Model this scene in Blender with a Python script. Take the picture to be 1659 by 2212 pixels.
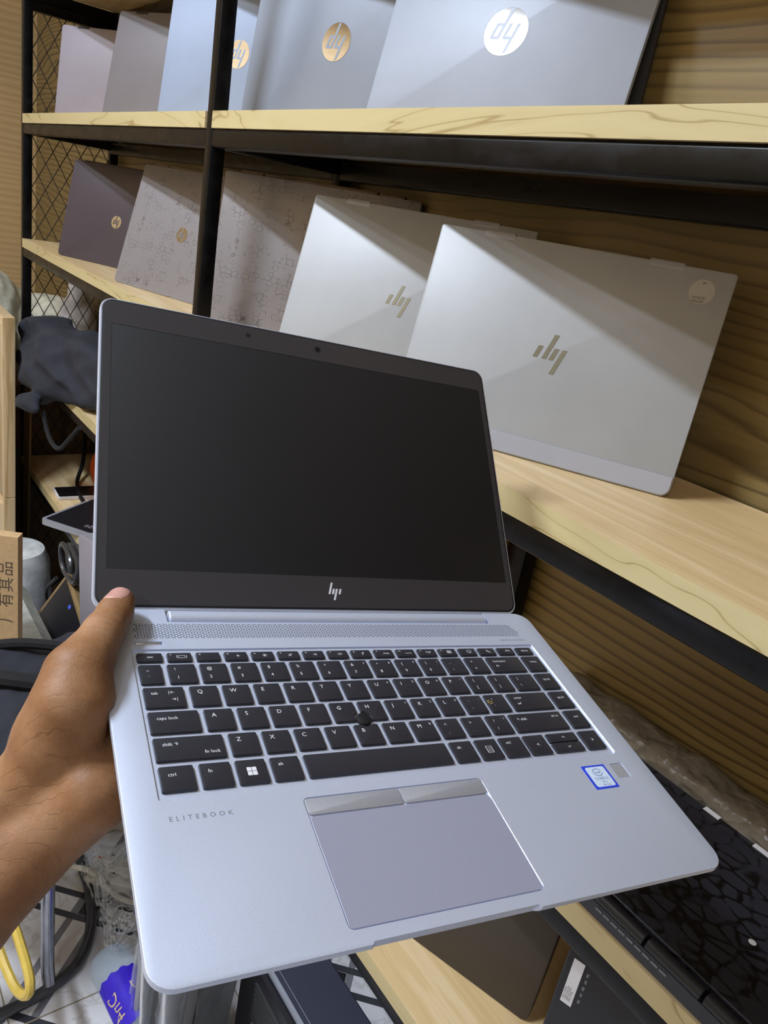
import bpy, bmesh, math, random
import numpy as np
from mathutils import Matrix, Vector
R = math.radians
random.seed(7)
SC = bpy.context.scene
COL = SC.collection
for o in list(bpy.data.objects): bpy.data.objects.remove(o)
CZ = 1.38      # camera height above the floor; geometry below is written relative to the camera height
# ------------------------------------------------------------------ camera
CAMROT = Matrix(((0.569504, 0.376431, -0.730729), (0.805124, -0.0763, 0.588179), (0.165654, -0.923297, -0.346527)))
cam_d = bpy.data.cameras.new('camera'); cam = bpy.data.objects.new('camera', cam_d); COL.objects.link(cam)
cam_d.sensor_fit = 'VERTICAL'; cam_d.sensor_height = 36.0; cam_d.sensor_width = 27.0
cam_d.lens = 1658.0 / 2212.0 * 36.0; cam_d.clip_start = 0.02; cam_d.clip_end = 50
m = CAMROT @ Matrix(((1, 0, 0), (0, -1, 0), (0, 0, -1)))
cam.matrix_world = m.to_4x4()
SC.camera = cam
# ------------------------------------------------------------------ world and lights
SC.view_settings.view_transform = 'Standard'; SC.view_settings.look = 'None'
SC.view_settings.gamma = 1.0; SC.view_settings.exposure = 0.0; SC.view_settings.use_curve_mapping = False
w = bpy.data.worlds.new('world'); SC.world = w; w.use_nodes = True
w.node_tree.nodes['Background'].inputs[0].default_value = (0.78, 0.87, 1.0, 1)
w.node_tree.nodes['Background'].inputs[1].default_value = 0.34
def area(name, loc, target, sx, sy, power, col):
    l = bpy.data.lights.new(name, 'AREA'); l.shape = 'RECTANGLE'; l.size = sx; l.size_y = sy; l.energy = power; l.color = col
    o = bpy.data.objects.new(name, l); COL.objects.link(o); o.location = loc
    o.rotation_euler = (Vector(target) - Vector(loc)).to_track_quat('-Z', 'Y').to_euler(); return o
LAMP = (-1.08, -0.72, 1.23)
area('ceiling_lamp_light', LAMP, (LAMP[0], LAMP[1], -1), 0.62, 0.10, 51, (0.80, 0.89, 1.0))
area('far_fill_light', (-2.3, -1.0, 1.23), (-2.3, -1.0, -1), 0.62, 0.10, 20, (0.82, 0.90, 1.0))  # added fill to brighten the left end, no fixture modelled for it
area('rear_fill_light', (0.9, -1.3, 1.23), (0.9, -1.3, -1), 0.62, 0.10, 16, (0.9, 0.94, 1.0))  # another added fill, behind the camera and without a fixture
# ------------------------------------------------------------------ helpers
def lin(c):
    c = c / 255.0
    return c / 12.92 if c <= 0.04045 else ((c + 0.055) / 1.055) ** 2.4
def rgb(r, g, b): return (lin(r), lin(g), lin(b), 1.0)
class NT:
    def __init__(s, name):
        s.m = bpy.data.materials.new(name); s.m.use_nodes = True; s.t = s.m.node_tree
        s.p = s.t.nodes['Principled BSDF']
    def n(s, typ, **kw):
        x = s.t.nodes.new(typ)
        for k, v in kw.items():
            if hasattr(x, k): setattr(x, k, v)
            else: x.inputs[k.replace('_', ' ')].default_value = v
        return x
    def l(s, a, b): s.t.links.new(a, b)
    def coord(s, scale=(1, 1, 1), loc=(0, 0, 0), rot=(0, 0, 0)):
        c = s.n('ShaderNodeTexCoord'); mp = s.n('ShaderNodeMapping')
        mp.inputs['Scale'].default_value = scale; mp.inputs['Location'].default_value = loc; mp.inputs['Rotation'].default_value = rot
        s.l(c.outputs['Object'], mp.inputs['Vector']); return mp.outputs['Vector']
    def noise(s, vec, scale, detail=4, rough=0.55, dist=0.0):
        x = s.n('ShaderNodeTexNoise'); x.inputs['Scale'].default_value = scale; x.inputs['Detail'].default_value = detail
        x.inputs['Roughness'].default_value = rough; x.inputs['Distortion'].default_value = dist
        s.l(vec, x.inputs['Vector']); return x.outputs['Fac']
    def ramp(s, fac, stops, interp='LINEAR'):
        x = s.n('ShaderNodeValToRGB'); cr = x.color_ramp; cr.interpolation = interp
        while len(cr.elements) < len(stops): cr.elements.new(0.5)
        for e, (p, c) in zip(cr.elements, stops): e.position = p; e.color = c
        s.l(fac, x.inputs['Fac']); return x.outputs['Color']
    def mix(s, fac, a, b, mode='MIX'):
        x = s.n('ShaderNodeMix', data_type='RGBA', blend_type=mode)
        for k, v in ((0, fac), (6, a), (7, b)):
            if hasattr(v, 'is_linked') or hasattr(v, 'links'): s.l(v, x.inputs[k])
            else: x.inputs[k].default_value = v
        return x.outputs[2]
    def math(s, op, a, b=0.0):
        x = s.n('ShaderNodeMath', operation=op)
        for k, v in ((0, a), (1, b)):
            if hasattr(v, 'links'): s.l(v, x.inputs[k])
            else: x.inputs[k].default_value = v
        return x.outputs[0]
    def bump(s, h, strength=0.3, dist=0.001):
        x = s.n('ShaderNodeBump'); x.inputs['Strength'].default_value = strength; x.inputs['Distance'].default_value = dist
        s.l(h, x.inputs['Height']); s.l(x.outputs['Normal'], s.p.inputs['Normal'])
    def set(s, col=None, rough=None, metal=None, **kw):
        if col is not None:
            if hasattr(col, 'links'): s.l(col, s.p.inputs['Base Color'])
            else: s.p.inputs['Base Color'].default_value = col
        if rough is not None:
            if hasattr(rough, 'links'): s.l(rough, s.p.inputs['Roughness'])
            else: s.p.inputs['Roughness'].default_value = rough
        if metal is not None: s.p.inputs['Metallic'].default_value = metal
        for k, v in kw.items(): s.p.inputs[k.replace('_', ' ')].default_value = v
        return s
def plain(name, col, rough=0.5, metal=0.0, var=0.06, nscale=60, bump=0.0, bd=0.0005, **kw):
    n = NT(name); v = n.coord(); f = n.noise(v, nscale, 4)
    d = tuple(c * (1 - var * 2) for c in col[:3]) + (1,); b = tuple(min(1, c * (1 + var * 2)) for c in col[:3]) + (1,)
    n.set(n.ramp(f, [(0.3, d), (0.7, b)]), rough, metal, **kw)
    if bump: n.bump(n.noise(v, nscale * 6, 3), bump, bd)
    return n.m
def wood(name, base, dark, light, along='x', scale=1.0, lines=1.0, rough=0.45, strength=0.6, soft=0.0):
    n = NT(name)
    sq = {'x': (0.10, 1, 1), 'y': (1, 0.10, 1), 'z': (1, 1, 0.10)}[along]
    v = n.coord(scale=sq); big = n.noise(v, 5 * scale, 3, 0.5, 0.6)
    vv = n.n('ShaderNodeVectorMath', operation='ADD'); n.l(v, vv.inputs[0])
    c2 = n.n('ShaderNodeCombineXYZ'); off = n.math('MULTIPLY', big, 0.07 / scale)
    for k in range(3): n.l(off, c2.inputs[k])
    n.l(c2.outputs[0], vv.inputs[1])
    wv = n.n('ShaderNodeTexWave', wave_type='BANDS'); wv.bands_direction = {'x': 'Z', 'y': 'Z', 'z': 'X'}[along]
    wv.inputs['Scale'].default_value = 14 * scale * lines; wv.inputs['Distortion'].default_value = 3.0
    wv.inputs['Detail'].default_value = 3; wv.inputs['Detail Scale'].default_value = 1.6
    n.l(vv.outputs[0], wv.inputs['Vector'])
    fine = n.noise(n.coord(scale=tuple(x if x == 1 else 0.03 for x in sq)), 190 * scale, 3, 0.6)
    dk = tuple(d_ * (1 - soft) + b_ * soft for d_, b_ in zip(dark, base))
    grain = n.ramp(wv.outputs['Fac'], [(0.0, dk), (0.13, base), (0.62, base), (1.0, light)])
    col = n.mix(n.math('MULTIPLY', fine, strength), grain, dark)
    patch = n.ramp(n.noise(v, 2.2 * scale, 2), [(0.35, (0.86, 0.86, 0.86, 1)), (0.65, (1.08, 1.06, 1.02, 1))])
    n.set(n.mix(1.0, col, patch, 'MULTIPLY'), rough, 0)
    n.bump(fine, 0.12, 0.0004); return n.m
M = {}
def mat_setup():
    M['shelf'] = wood('light_pine', rgb(228, 200, 152), rgb(196, 164, 112), rgb(238, 214, 172), 'x', 1.0, 3.0, 0.42, 0.15, soft=0.75)
    # shelf edge band: pale yellow laminate with long dark cathedral lines
    n = NT('shelf_edge_pine'); v = n.coord(scale=(0.16, 1, 1)); nz = n.noise(v, 9, 3, 0.55, 1.2)
    ln = n.math('ABSOLUTE', n.math('SUBTRACT', n.math('FRACT', n.math('MULTIPLY', nz, 7.0)), 0.5))
    kn = n.n('ShaderNodeTexVoronoi'); kn.inputs['Scale'].default_value = 5.0; kn.feature = 'F1'
    n.l(n.noise(v, 1.0), kn.inputs['Vector']) if False else n.l(n.coord(scale=(0.9, 1, 2.2)), kn.inputs['Vector'])
    c = n.ramp(ln, [(0.0, rgb(160, 138, 92)), (0.05, rgb(194, 178, 132)), (1.0, rgb(202, 188, 144))])
    knot = n.ramp(n.math('ADD', kn.outputs['Distance'], n.math('MULTIPLY', n.noise(n.coord(), 90, 3), 0.05)), [(0.045, (1, 1, 1, 1)), (0.07, (0, 0, 0, 1))])
    n.set(n.mix(knot, c, rgb(150, 118, 66)), 0.5); M['edge'] = n.m
    n = NT('wall_laminate'); v = n.coord(scale=(0.16, 1, 1)); nz_ = n.noise(v, 4.2, 3, 0.5, 0.5)
    sep = n.n('ShaderNodeSeparateXYZ'); n.l(v, sep.inputs[0])
    ph = n.math('ADD', n.math('MULTIPLY', nz_, 11.0), n.math('MULTIPLY', sep.outputs[2], 58.0)); fr_ = n.math('FRACT', ph)
    gr = n.ramp(fr_, [(0.0, rgb(62, 48, 24)), (0.10, rgb(92, 76, 44)), (0.3, rgb(132, 113, 70)), (0.85, rgb(142, 121, 76)), (1.0, rgb(84, 68, 38))])
    fn_ = n.noise(n.coord(scale=(0.03, 1, 1)), 230, 3, 0.65); gate_ = n.ramp(n.noise(v, 3.0, 2), [(0.36, (0.2, 0.2, 0.2, 1)), (0.56, (1, 1, 1, 1))])
    c = n.mix(gate_, rgb(134, 114, 72), gr); c = n.mix(n.math('MULTIPLY', fn_, 0.55), c, rgb(88, 72, 42)); n.set(c, 0.42, 0); n.bump(fn_, 0.1, 0.0004); M['wall'] = n.m
    M['wall2'] = wood('wall_laminate_plain', rgb(200, 170, 122), rgb(160, 130, 86), rgb(208, 180, 134), 'y', 0.8, 1.2, 0.5, 0.3, soft=0.7)
    M['crate'] = wood('crate_pine', rgb(214, 190, 152), rgb(176, 148, 104), rgb(222, 202, 168), 'z', 1.3, 1.2, 0.6, 0.4)
    M['cab'] = wood('brown_board', rgb(120, 92, 56), rgb(80, 58, 34), rgb(132, 104, 66), 'z', 1, 1, 0.6, 0.4)
    n = NT('black_painted_steel'); v = n.coord(scale=(0.5, 1, 1)); f = n.noise(v, 30, 5, 0.7)
    n.set(n.ramp(f, [(0.5, rgb(9, 9, 11)), (0.85, rgb(26, 24, 28))]), n.ramp(f, [(0.3, (0.22,) * 3 + (1,)), (0.7, (0.45,) * 3 + (1,))]), 0.0, Specular_IOR_Level=0.22)
    n.bump(n.noise(n.coord(), 120, 3), 0.15, 0.0006); M['steel'] = n.m
    M['wire'] = plain('mesh_wire', rgb(44, 40, 36), 0.5)
    M['white'] = plain('white_paint', rgb(235, 235, 232), 0.7)
    n = NT('anodised_silver'); v = n.coord(); f = n.noise(v, 2600, 2)
    n.set(n.ramp(f, [(0.3, rgb(196, 206, 232)), (0.7, rgb(224, 233, 255))]), 0.46, 0.5); n.bump(f, 0.10, 0.00012); M['silver'] = n.m
    n = NT('silver_tray'); v = n.coord(); f = n.noise(v, 2600, 2)
    n.set(n.ramp(f, [(0.3, rgb(198, 204, 234)), (0.7, rgb(226, 232, 255))]), 0.48, 0.45); M['tray'] = n.m
    M['pad'] = plain('touchpad_glass', rgb(160, 162, 184), 0.42, 0.2, 0.01, 900)
    M['padbtn'] = plain('touchpad_button', rgb(172, 174, 184), 0.4, 0.3, 0.05, 1500)
    M['chamfer'] = plain('polished_edge', rgb(240, 242, 250), 0.18, 0.9, 0.01)
    M['groove'] = plain('dark_groove', rgb(66, 64, 78), 0.6, 0.1, 0.02)
    M['grille'] = plain('speaker_slot', rgb(66, 70, 88), 0.7, 0, 0.02)
    M['print'] = plain('grey_print', rgb(112, 114, 124), 0.6, 0, 0.02)
    M['key'] = plain('key_black', rgb(40, 41, 50), 0.38, 0, 0.05, 300, 0.05, 0.0001, Specular_IOR_Level=0.55)
    M['legend'] = plain('key_legend', rgb(225, 226, 235), 0.5, 0, 0.01)
    M['bezel'] = plain('bezel_black', rgb(48, 47, 54), 0.42, 0, 0.06, 500, 0.08, 0.0002, Specular_IOR_Level=0.9)
    n = NT('lcd_off'); n.set(rgb(20, 19, 18), 0.22, 0, Specular_IOR_Level=0.45)
    f = n.noise(n.coord(scale=(1, 0.5, 0.5)), 34, 6, 0.7); n.l(n.ramp(f, [(0.4, (0.24,) * 3 + (1,)), (0.75, (0.34,) * 3 + (1,))]), n.p.inputs['Roughness']); M['lcd'] = n.m
    M['rubber'] = plain('gasket_rubber', rgb(16, 16, 22), 0.6, 0, 0.02)
    M['lens'] = plain('lens_glass', rgb(8, 8, 12), 0.1, 0, 0.02)
    M['chrome'] = plain('mirror_chrome', rgb(225, 225, 228), 0.045, 1.0, 0.02)
    M['chromed'] = plain('dull_mirror', rgb(132, 131, 118), 0.28, 0.6, 0.02)
    def lid(name, c, rough=0.46, metal=0.12): M[name] = plain(name, c, rough, metal, 0.02, 14, 0.03, 0.0001)
    lid('lid_lilac', rgb(156, 151, 164)); lid('lid_warmgrey', rgb(124, 120, 126)); lid('lid_blue', rgb(148, 162, 188))
    lid('lid_bluegrey', rgb(134, 142, 158)); lid('lid_silver', rgb(146, 153, 168)); lid('lid_dark', rgb(74, 66, 74), 0.4, 0.1)
    lid('lid_white', rgb(164, 167, 172), 0.46, 0.1); lid('lid_strip', rgb(160, 162, 172), 0.4, 0.2); lid('lid_charcoal', rgb(66, 60, 56), 0.45, 0.1)
    lid('base_dark', rgb(52, 52, 54), 0.5, 0.1); lid('bronze', rgb(112, 98, 88), 0.35, 0.4); lid('pc_blue', rgb(52, 56, 74), 0.5, 0.1)
    lid('soft_black', rgb(26, 26, 32), 0.42, 0.0)
    def cracked(name, c1, c2, sc, thr, fade, rough):
        n = NT(name); v = n.coord(); d = n.noise(v, 20, 3)
        vd = n.n('ShaderNodeVectorMath', operation='ADD'); n.l(n.coord(scale=(1, 1.4, 1.4)), vd.inputs[0])
        cc = n.n('ShaderNodeCombineXYZ'); dd = n.math('MULTIPLY', d, 0.012)
        for k in range(3): n.l(dd, cc.inputs[k])
        n.l(cc.outputs[0], vd.inputs[1])
        vo = n.n('ShaderNodeTexVoronoi'); vo.feature = 'DISTANCE_TO_EDGE'; vo.distance = 'EUCLIDEAN'; vo.inputs['Scale'].default_value = sc; vo.inputs['Randomness'].default_value = 0.72
        n.l(vd.outputs[0], vo.inputs['Vector'])
        gate = n.ramp(n.noise(v, 30, 4, 0.7), [(fade - 0.06, (0, 0, 0, 1)), (fade + 0.06, (1, 1, 1, 1))])
        e = n.ramp(vo.outputs['Distance'], [(thr * 0.5, (1, 1, 1, 1)), (thr, (0, 0, 0, 1))])
        f = n.mix(1.0, e, gate, 'MULTIPLY'); n.set(n.mix(f, c1, c2), rough, 0.15); n.bump(f, -0.4, 0.0006); M[name] = n.m
    cracked('crazed_grey', rgb(138, 134, 138), rgb(92, 88, 90), 84, 0.06, 0.54, 0.38)
    cracked('crazed_black', rgb(40, 40, 48), rgb(6, 6, 8), 46, 0.10, 0.46, 0.4)
    # skin
    n = NT('brown_skin'); v = n.coord(); big = n.noise(v, 26, 4, 0.6); fine = n.noise(v, 420, 5, 0.65)
    c = n.ramp(big, [(0.25, rgb(124, 84, 54)), (0.5, rgb(154, 112, 78)), (0.75, rgb(178, 138, 104))])
    vo = n.n('ShaderNodeTexVoronoi'); vo.feature = 'DISTANCE_TO_EDGE'; vo.inputs['Scale'].default_value = 330; vo.inputs['Randomness'].default_value = 0.9; n.l(n.coord(scale=(1, 0.6, 0.8)), vo.inputs['Vector'])
    cr = n.n('ShaderNodeTexWave', wave_type='BANDS'); cr.bands_direction = 'Y'; cr.inputs['Scale'].default_value = 62; cr.inputs['Distortion'].default_value = 3.2
    cr.inputs['Detail'].default_value = 4; cr.inputs['Detail Scale'].default_value = 2.0; n.l(n.coord(rot=(0, 0, R(18))), cr.inputs['Vector'])
    line = n.ramp(cr.outputs['Fac'], [(0.0, (1, 1, 1, 1)), (0.05, (0, 0, 0, 1))])
    gate = n.ramp(n.noise(v, 60, 2), [(0.42, (0, 0, 0, 1)), (0.6, (1, 1, 1, 1))])
    lf = n.mix(1.0, line, gate, 'MULTIPLY')
    c = n.mix(n.math('MULTIPLY', fine, 0.35), c, rgb(96, 62, 40)); c = n.mix(n.math('MULTIPLY', lf, 0.28), c, rgb(92, 56, 34))
    n.set(c, 0.52, 0, Specular_IOR_Level=0.3); n.p.inputs['Subsurface Weight'].default_value = 0.08; n.p.inputs['Subsurface Scale'].default_value = 0.004
    h = n.math('SUBTRACT', n.math('ADD', n.math('MULTIPLY', n.ramp(vo.outputs['Distance'], [(0, (0, 0, 0, 1)), (0.12, (1, 1, 1, 1))]), 0.35), n.math('MULTIPLY', fine, 0.5)), n.math('MULTIPLY', lf, 0.8))
    n.bump(h, 0.4, 0.0003); M['skin'] = n.m
    M['nail'] = plain('nail_pink', rgb(196, 148, 138), 0.28, 0, 0.04, 200)
    # cloths, plastics
    def cloth(name, c, r=0.9): M[name] = plain(name, c, r, 0, 0.12, 30, 0.3, 0.0008)
    cloth('cloth_navy', rgb(38, 40, 50)); cloth('cloth_black', rgb(24, 24, 28)); cloth('sack', rgb(196, 192, 174)); cloth('sack_white', rgb(206, 202, 204)); cloth('corduroy', rgb(92, 82, 70))
    cloth('foam', rgb(206, 210, 214), 0.7); cloth('foam_grey', rgb(176, 178, 170), 0.8)
    M['card'] = plain('cardboard', rgb(196, 164, 122), 0.85, 0, 0.05, 80); M['card_dark'] = plain('cardboard_inside', rgb(140, 116, 78), 0.9, 0, 0.05, 80)
    M['ink'] = plain('box_ink', rgb(84, 72, 60), 0.8); M['blackink'] = plain('sticker_ink', rgb(52, 52, 56), 0.7)
    M['orange'] = plain('orange_plastic', rgb(214, 96, 40), 0.5); M['paper'] = plain('sticker_paper', rgb(226, 228, 236), 0.5, 0, 0.02)
    M['sticker_clear'] = plain('sticker_satin', rgb(184, 183, 180), 0.45, 0, 0.02)
    M['intelblue'] = plain('sticker_blue', rgb(44, 70, 216), 0.3, 0, 0.18, 500); M['intelpale'] = plain('sticker_pale', rgb(206, 222, 244), 0.4, 0, 0.02); M['intelink'] = plain('sticker_text', rgb(92, 116, 168), 0.5)
    M['tube'] = plain('chrome_tube', rgb(150, 152, 160), 0.2, 0.9); M['tubedark'] = plain('dark_tube', rgb(86, 86, 90), 0.3, 0.6)
    M['yellow'] = plain('yellow_tube', rgb(206, 178, 84), 0.4); M['plug'] = plain('socket_white', rgb(222, 222, 214), 0.4); M['cable'] = plain('cable_black', rgb(18, 18, 20), 0.5)
    M['red'] = plain('red_mark', rgb(190, 60, 60), 0.5); M['blue_label'] = plain('bottle_label', rgb(58, 36, 200), 0.4); M['gold'] = plain('label_gold', rgb(214, 190, 150), 0.5)
    M['led'] = plain('blue_spot', rgb(90, 110, 240), 0.4); M['cream'] = plain('label_cream', rgb(220, 226, 214), 0.5)
    for nm, c, rg, al in (('clear', (0.93, 0.96, 1.0, 1), 0.12, 0.26), ('bottle', (0.55, 0.76, 0.98, 1), 0.05, 0.22), ('bubblewrap', (0.20, 0.17, 0.13, 1), 0.3, 0.85)):
        n = NT(nm + '_plastic'); n.set(c, rg, 0); n.p.inputs['Alpha'].default_value = al; n.p.inputs['IOR'].default_value = 1.5
        vo = n.n('ShaderNodeTexVoronoi'); vo.inputs['Scale'].default_value = 95 if nm == 'bubblewrap' else 30; n.l(n.coord(), vo.inputs['Vector'])
        n.bump(vo.outputs['Distance'], 0.8, 0.003); M[nm] = n.m
    # floor: marble tile lattice with diagonal double strips
    n = NT('floor_tile'); tc = n.n('ShaderNodeTexCoord'); sx = n.n('ShaderNodeSeparateXYZ'); n.l(tc.outputs['Object'], sx.inputs[0])
    S = 0.366
    u = n.math('DIVIDE', n.math('ADD', sx.outputs[0], 0.99), S); vv = n.math('DIVIDE', n.math('SUBTRACT', sx.outputs[1], 0.19), S)
    fu = n.math('ABSOLUTE', n.math('SUBTRACT', n.math('FRACT', u), 0.5)); fv = n.math('ABSOLUTE', n.math('SUBTRACT', n.math('FRACT', vv), 0.5))
    def band(x, c, hw):   # 1 where |frac(x)-c| < hw
        d = n.math('ABSOLUTE', n.math('SUBTRACT', n.math('FRACT', x), c)); return n.math('LESS_THAN', d, hw)
    s = n.math('ADD', n.math('ADD', u, vv), 0.0); t = n.math('SUBTRACT', vv, u)
    s1 = n.math('MAXIMUM', band(n.math('ADD', s, 0.5), 0.405, 0.027), band(n.math('ADD', s, 0.5), 0.595, 0.027))
    t1 = n.math('MAXIMUM', band(n.math('ADD', t, 0.5), 0.405, 0.027), band(n.math('ADD', t, 0.5), 0.595, 0.027))
    sq = n.math('MULTIPLY', band(n.math('ADD', s, 0.5), 0.5, 0.066), band(n.math('ADD', t, 0.5), 0.5, 0.066))
    # keep the black squares at tile centres only
    ctr = n.math('MULTIPLY', n.math('LESS_THAN', fu, 0.25), n.math('LESS_THAN', fv, 0.25)); sq = n.math('MULTIPLY', sq, ctr)
    grout = n.math('MAXIMUM', n.math('GREATER_THAN', fu, 0.496), n.math('GREATER_THAN', fv, 0.496))
    vein = n.ramp(n.noise(n.coord(), 3.5, 8, 0.6, 2.2), [(0.47, rgb(226, 226, 232)), (0.5, rgb(206, 204, 206)), (0.53, rgb(228, 228, 234))])
    c = n.mix(s1, vein, rgb(128, 128, 138)); c = n.mix(t1, c, rgb(62, 64, 72)); c = n.mix(sq, c, rgb(40, 42, 48)); c = n.mix(grout, c, rgb(150, 142, 126))
    n.set(c, 0.22, 0); M['floor'] = n.m
    n = NT('lamp_diffuser'); n.set((1, 1, 1, 1), 0.5); n.p.inputs['Emission Color'].default_value = (0.86, 0.92, 1, 1); n.p.inputs['Emission Strength'].default_value = 14; M['lamp'] = n.m
mat_setup()

def tag(o, label=None, cat=None, group=None, kind=None):
    if label: o['label'] = label
    if cat: o['category'] = cat
    if group: o['group'] = group
    if kind: o['kind'] = kind
    return o
def empty(name, mat4, label=None, cat=None, group=None, kind=None):
    o = bpy.data.objects.new(name, None); COL.objects.link(o); o.empty_display_size = 0.05; o.matrix_world = mat4
    return tag(o, label, cat, group, kind)
def T(x, y, z): return Matrix.Translation((x, y, z))
class MB:
    def __init__(s): s.v = []; s.f = []; s.mi = []; s.mats = []; s.xf = None; s.sm = []
    def mat(s, m):
        m = M[m] if isinstance(m, str) else m
        if m not in s.mats: s.mats.append(m)
        return s.mats.index(m)
    def add(s, vs, fs, m, smooth=True):
        b = len(s.v); i = s.mat(m)
        if s.xf is not None: vs = [tuple(s.xf @ Vector(p)) for p in vs]
        s.v += [tuple(p) for p in vs]; s.f += [[b + k for k in q] for q in fs]; s.mi += [i] * len(fs); return s
    def box(s, x0, x1, y0, y1, z0, z1, m):
        vs = [(x, y, z) for z in (z0, z1) for y in (y0, y1) for x in (x0, x1)]
        return s.add(vs, [(0, 2, 3, 1), (4, 5, 7, 6), (0, 1, 5, 4), (2, 6, 7, 3), (0, 4, 6, 2), (1, 3, 7, 5)], m)
    def bbox(s, x0, x1, y0, y1, z0, z1, b, m):   # bevelled box
        o = rect(x0, y0, x1, y1, b, 2)
        return s.loft(o, [(z0, b), (z0 + b, 0), (z1 - b, 0), (z1, b)], m)
    def loft(s, outline, layers, m, cap=True, mcap=None):
        # outline: function inset -> list of (x, y); layers (z, inset)
        n = None; vs = []; fs = []
        for z, ins in layers:
            ol = outline(ins); n = len(ol); vs += [(x, y, z) for x, y in ol]
        for k in range(len(layers) - 1):
            for i in range(n):
                j = (i + 1) % n; fs.append((k * n + i, k * n + j, (k + 1) * n + j, (k + 1) * n + i))
        if layers[0][0] > layers[-1][0]: fs = [q[::-1] for q in fs]
        up = layers[-1][0] > layers[0][0]
        if cap:
            a = list(range(n)); b = [(len(layers) - 1) * n + i for i in range(n)]
            fs.append(a[::-1] if up else a); 
            if mcap is None: fs.append(b if up else b[::-1])
        s.add(vs, fs, m)
        if mcap is not None:
            s.add([vs[i] for i in b], [list(range(n)) if up else list(range(n))[::-1]], mcap)
        return s
    def tube(s, pts, r, m, n=10, closed=False, cap=True):
        P = [Vector(p) for p in pts]; N = len(P); rr = r if isinstance(r, (list, tuple)) else [r] * N
        tang = []
        for i in range(N):
            a = P[(i - 1) % N] if (i > 0 or closed) else P[i]; b = P[(i + 1) % N] if (i < N - 1 or closed) else P[i]
            tang.append((b - a).normalized())
        t = tang[0]; u = t.orthogonal().normalized(); vs = []; 
        for i in range(N):
            t2 = tang[i]; q = t.rotation_difference(t2); u = (q @ u).normalized(); t = t2; w_ = t.cross(u)
            for k in range(n):
                a = 2 * math.pi * k / n; vs.append(P[i] + (u * math.cos(a) + w_ * math.sin(a)) * rr[i])
        fs = []
        for i in range(N if closed else N - 1):
            j = (i + 1) % N
            for k in range(n): l = (k + 1) % n; fs.append((i * n + k, i * n + l, j * n + l, j * n + k))
        if cap and not closed: fs.append(list(range(n))[::-1]); fs.append([(N - 1) * n + k for k in range(n)])
        return s.add(vs, fs, m)
    def lathe(s, prof, m, n=24, c=(0, 0, 0)):
        vs = []; fs = []
        for r, z in prof:
            for k in range(n): a = 2 * math.pi * k / n; vs.append((c[0] + r * math.cos(a), c[1] + r * math.sin(a), c[2] + z))
        for i in range(len(prof) - 1):
            for k in range(n): l = (k + 1) % n; fs.append((i * n + k, i * n + l, (i + 1) * n + l, (i + 1) * n + k))
        fs.append(list(range(n))[::-1]); fs.append([(len(prof) - 1) * n + k for k in range(n)])
        return s.add(vs, fs, m)
    def poly(s, pts, z0, z1, m):   # prism from a 2D polygon (may be concave)
        a = sum(pts[i][0] * pts[(i + 1) % len(pts)][1] - pts[(i + 1) % len(pts)][0] * pts[i][1] for i in range(len(pts)))
        if a < 0: pts = pts[::-1]
        n = len(pts); vs = [(x, y, z0) for x, y in pts] + [(x, y, z1) for x, y in pts]
        fs = [list(range(n))[::-1], list(range(n, 2 * n))] + [(i, (i + 1) % n, n + (i + 1) % n, n + i) for i in range(n)]
        return s.add(vs, fs, m)
    def build(s, name, parent=None, mat4=None, angle=35):
        me = bpy.data.meshes.new(name); me.from_pydata(s.v, [], s.f)
        for m in s.mats: me.materials.append(m)
        me.polygons.foreach_set('material_index', s.mi); me.update()
        me.shade_smooth(); me.set_sharp_from_angle(angle=R(angle))
        o = bpy.data.objects.new(name, me); COL.objects.link(o)
        if parent is not None: o.parent = parent
        if mat4 is not None: o.matrix_local = mat4
        return o
def rect(x0, y0, x1, y1, r, n=5, rt=None):
    def f(ins):
        X0, Y0, X1, Y1 = x0 + ins, y0 + ins, x1 - ins, y1 - ins; rr = max(r - ins, 1e-5); out = []; q = rr if rt is None else max(rt - ins, 1e-5)
        for cx, cy, a0, rr in ((X1 - rr, Y0 + rr, -90, rr), (X1 - q, Y1 - q, 0, q), (X0 + q, Y1 - q, 90, q), (X0 + rr, Y0 + rr, 180, rr)):
            for k in range(n + 1):
                a = R(a0 + 90 * k / n); out.append((cx + rr * math.cos(a), cy + rr * math.sin(a)))
        return out
    return f
_fc = {}
def text_geo(s, size, bold=0.0, res=2, spacing=1.0):
    key = (s, size, bold, res, spacing)
    if key in _fc: return _fc[key]
    c = bpy.data.curves.new('t', 'FONT'); c.body = s; c.size = size; c.resolution_u = res; c.offset = bold; c.space_character = spacing
    c.align_x = 'LEFT'; c.fill_mode = 'FRONT'
    o = bpy.data.objects.new('t', c); COL.objects.link(o)
    me = bpy.data.meshes.new_from_object(o)
    vs = [tuple(v.co) for v in me.vertices]; fs = [tuple(p.vertices) for p in me.polygons]
    bpy.data.objects.remove(o); bpy.data.curves.remove(c); bpy.data.meshes.remove(me)
    _fc[key] = (vs, fs); return _fc[key]
def add_text(mb, s, x, y, z, size, m, bold=0.0, align='L', sx=1.0, rot=0.0, spacing=1.0, flip=False):
    vs, fs = text_geo(s, size, bold, 2, spacing)
    if not vs: return
    w_ = max(v[0] for v in vs) * sx
    ox = {'L': 0, 'C': -w_ / 2, 'R': -w_}[align]; ca, sa = math.cos(rot), math.sin(rot)
    out = []
    for a, b, _ in vs:
        a = a * sx + ox; out.append((x + a * ca - b * sa, y + a * sa + b * ca, z))
    mb.add(out, fs, m)
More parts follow.
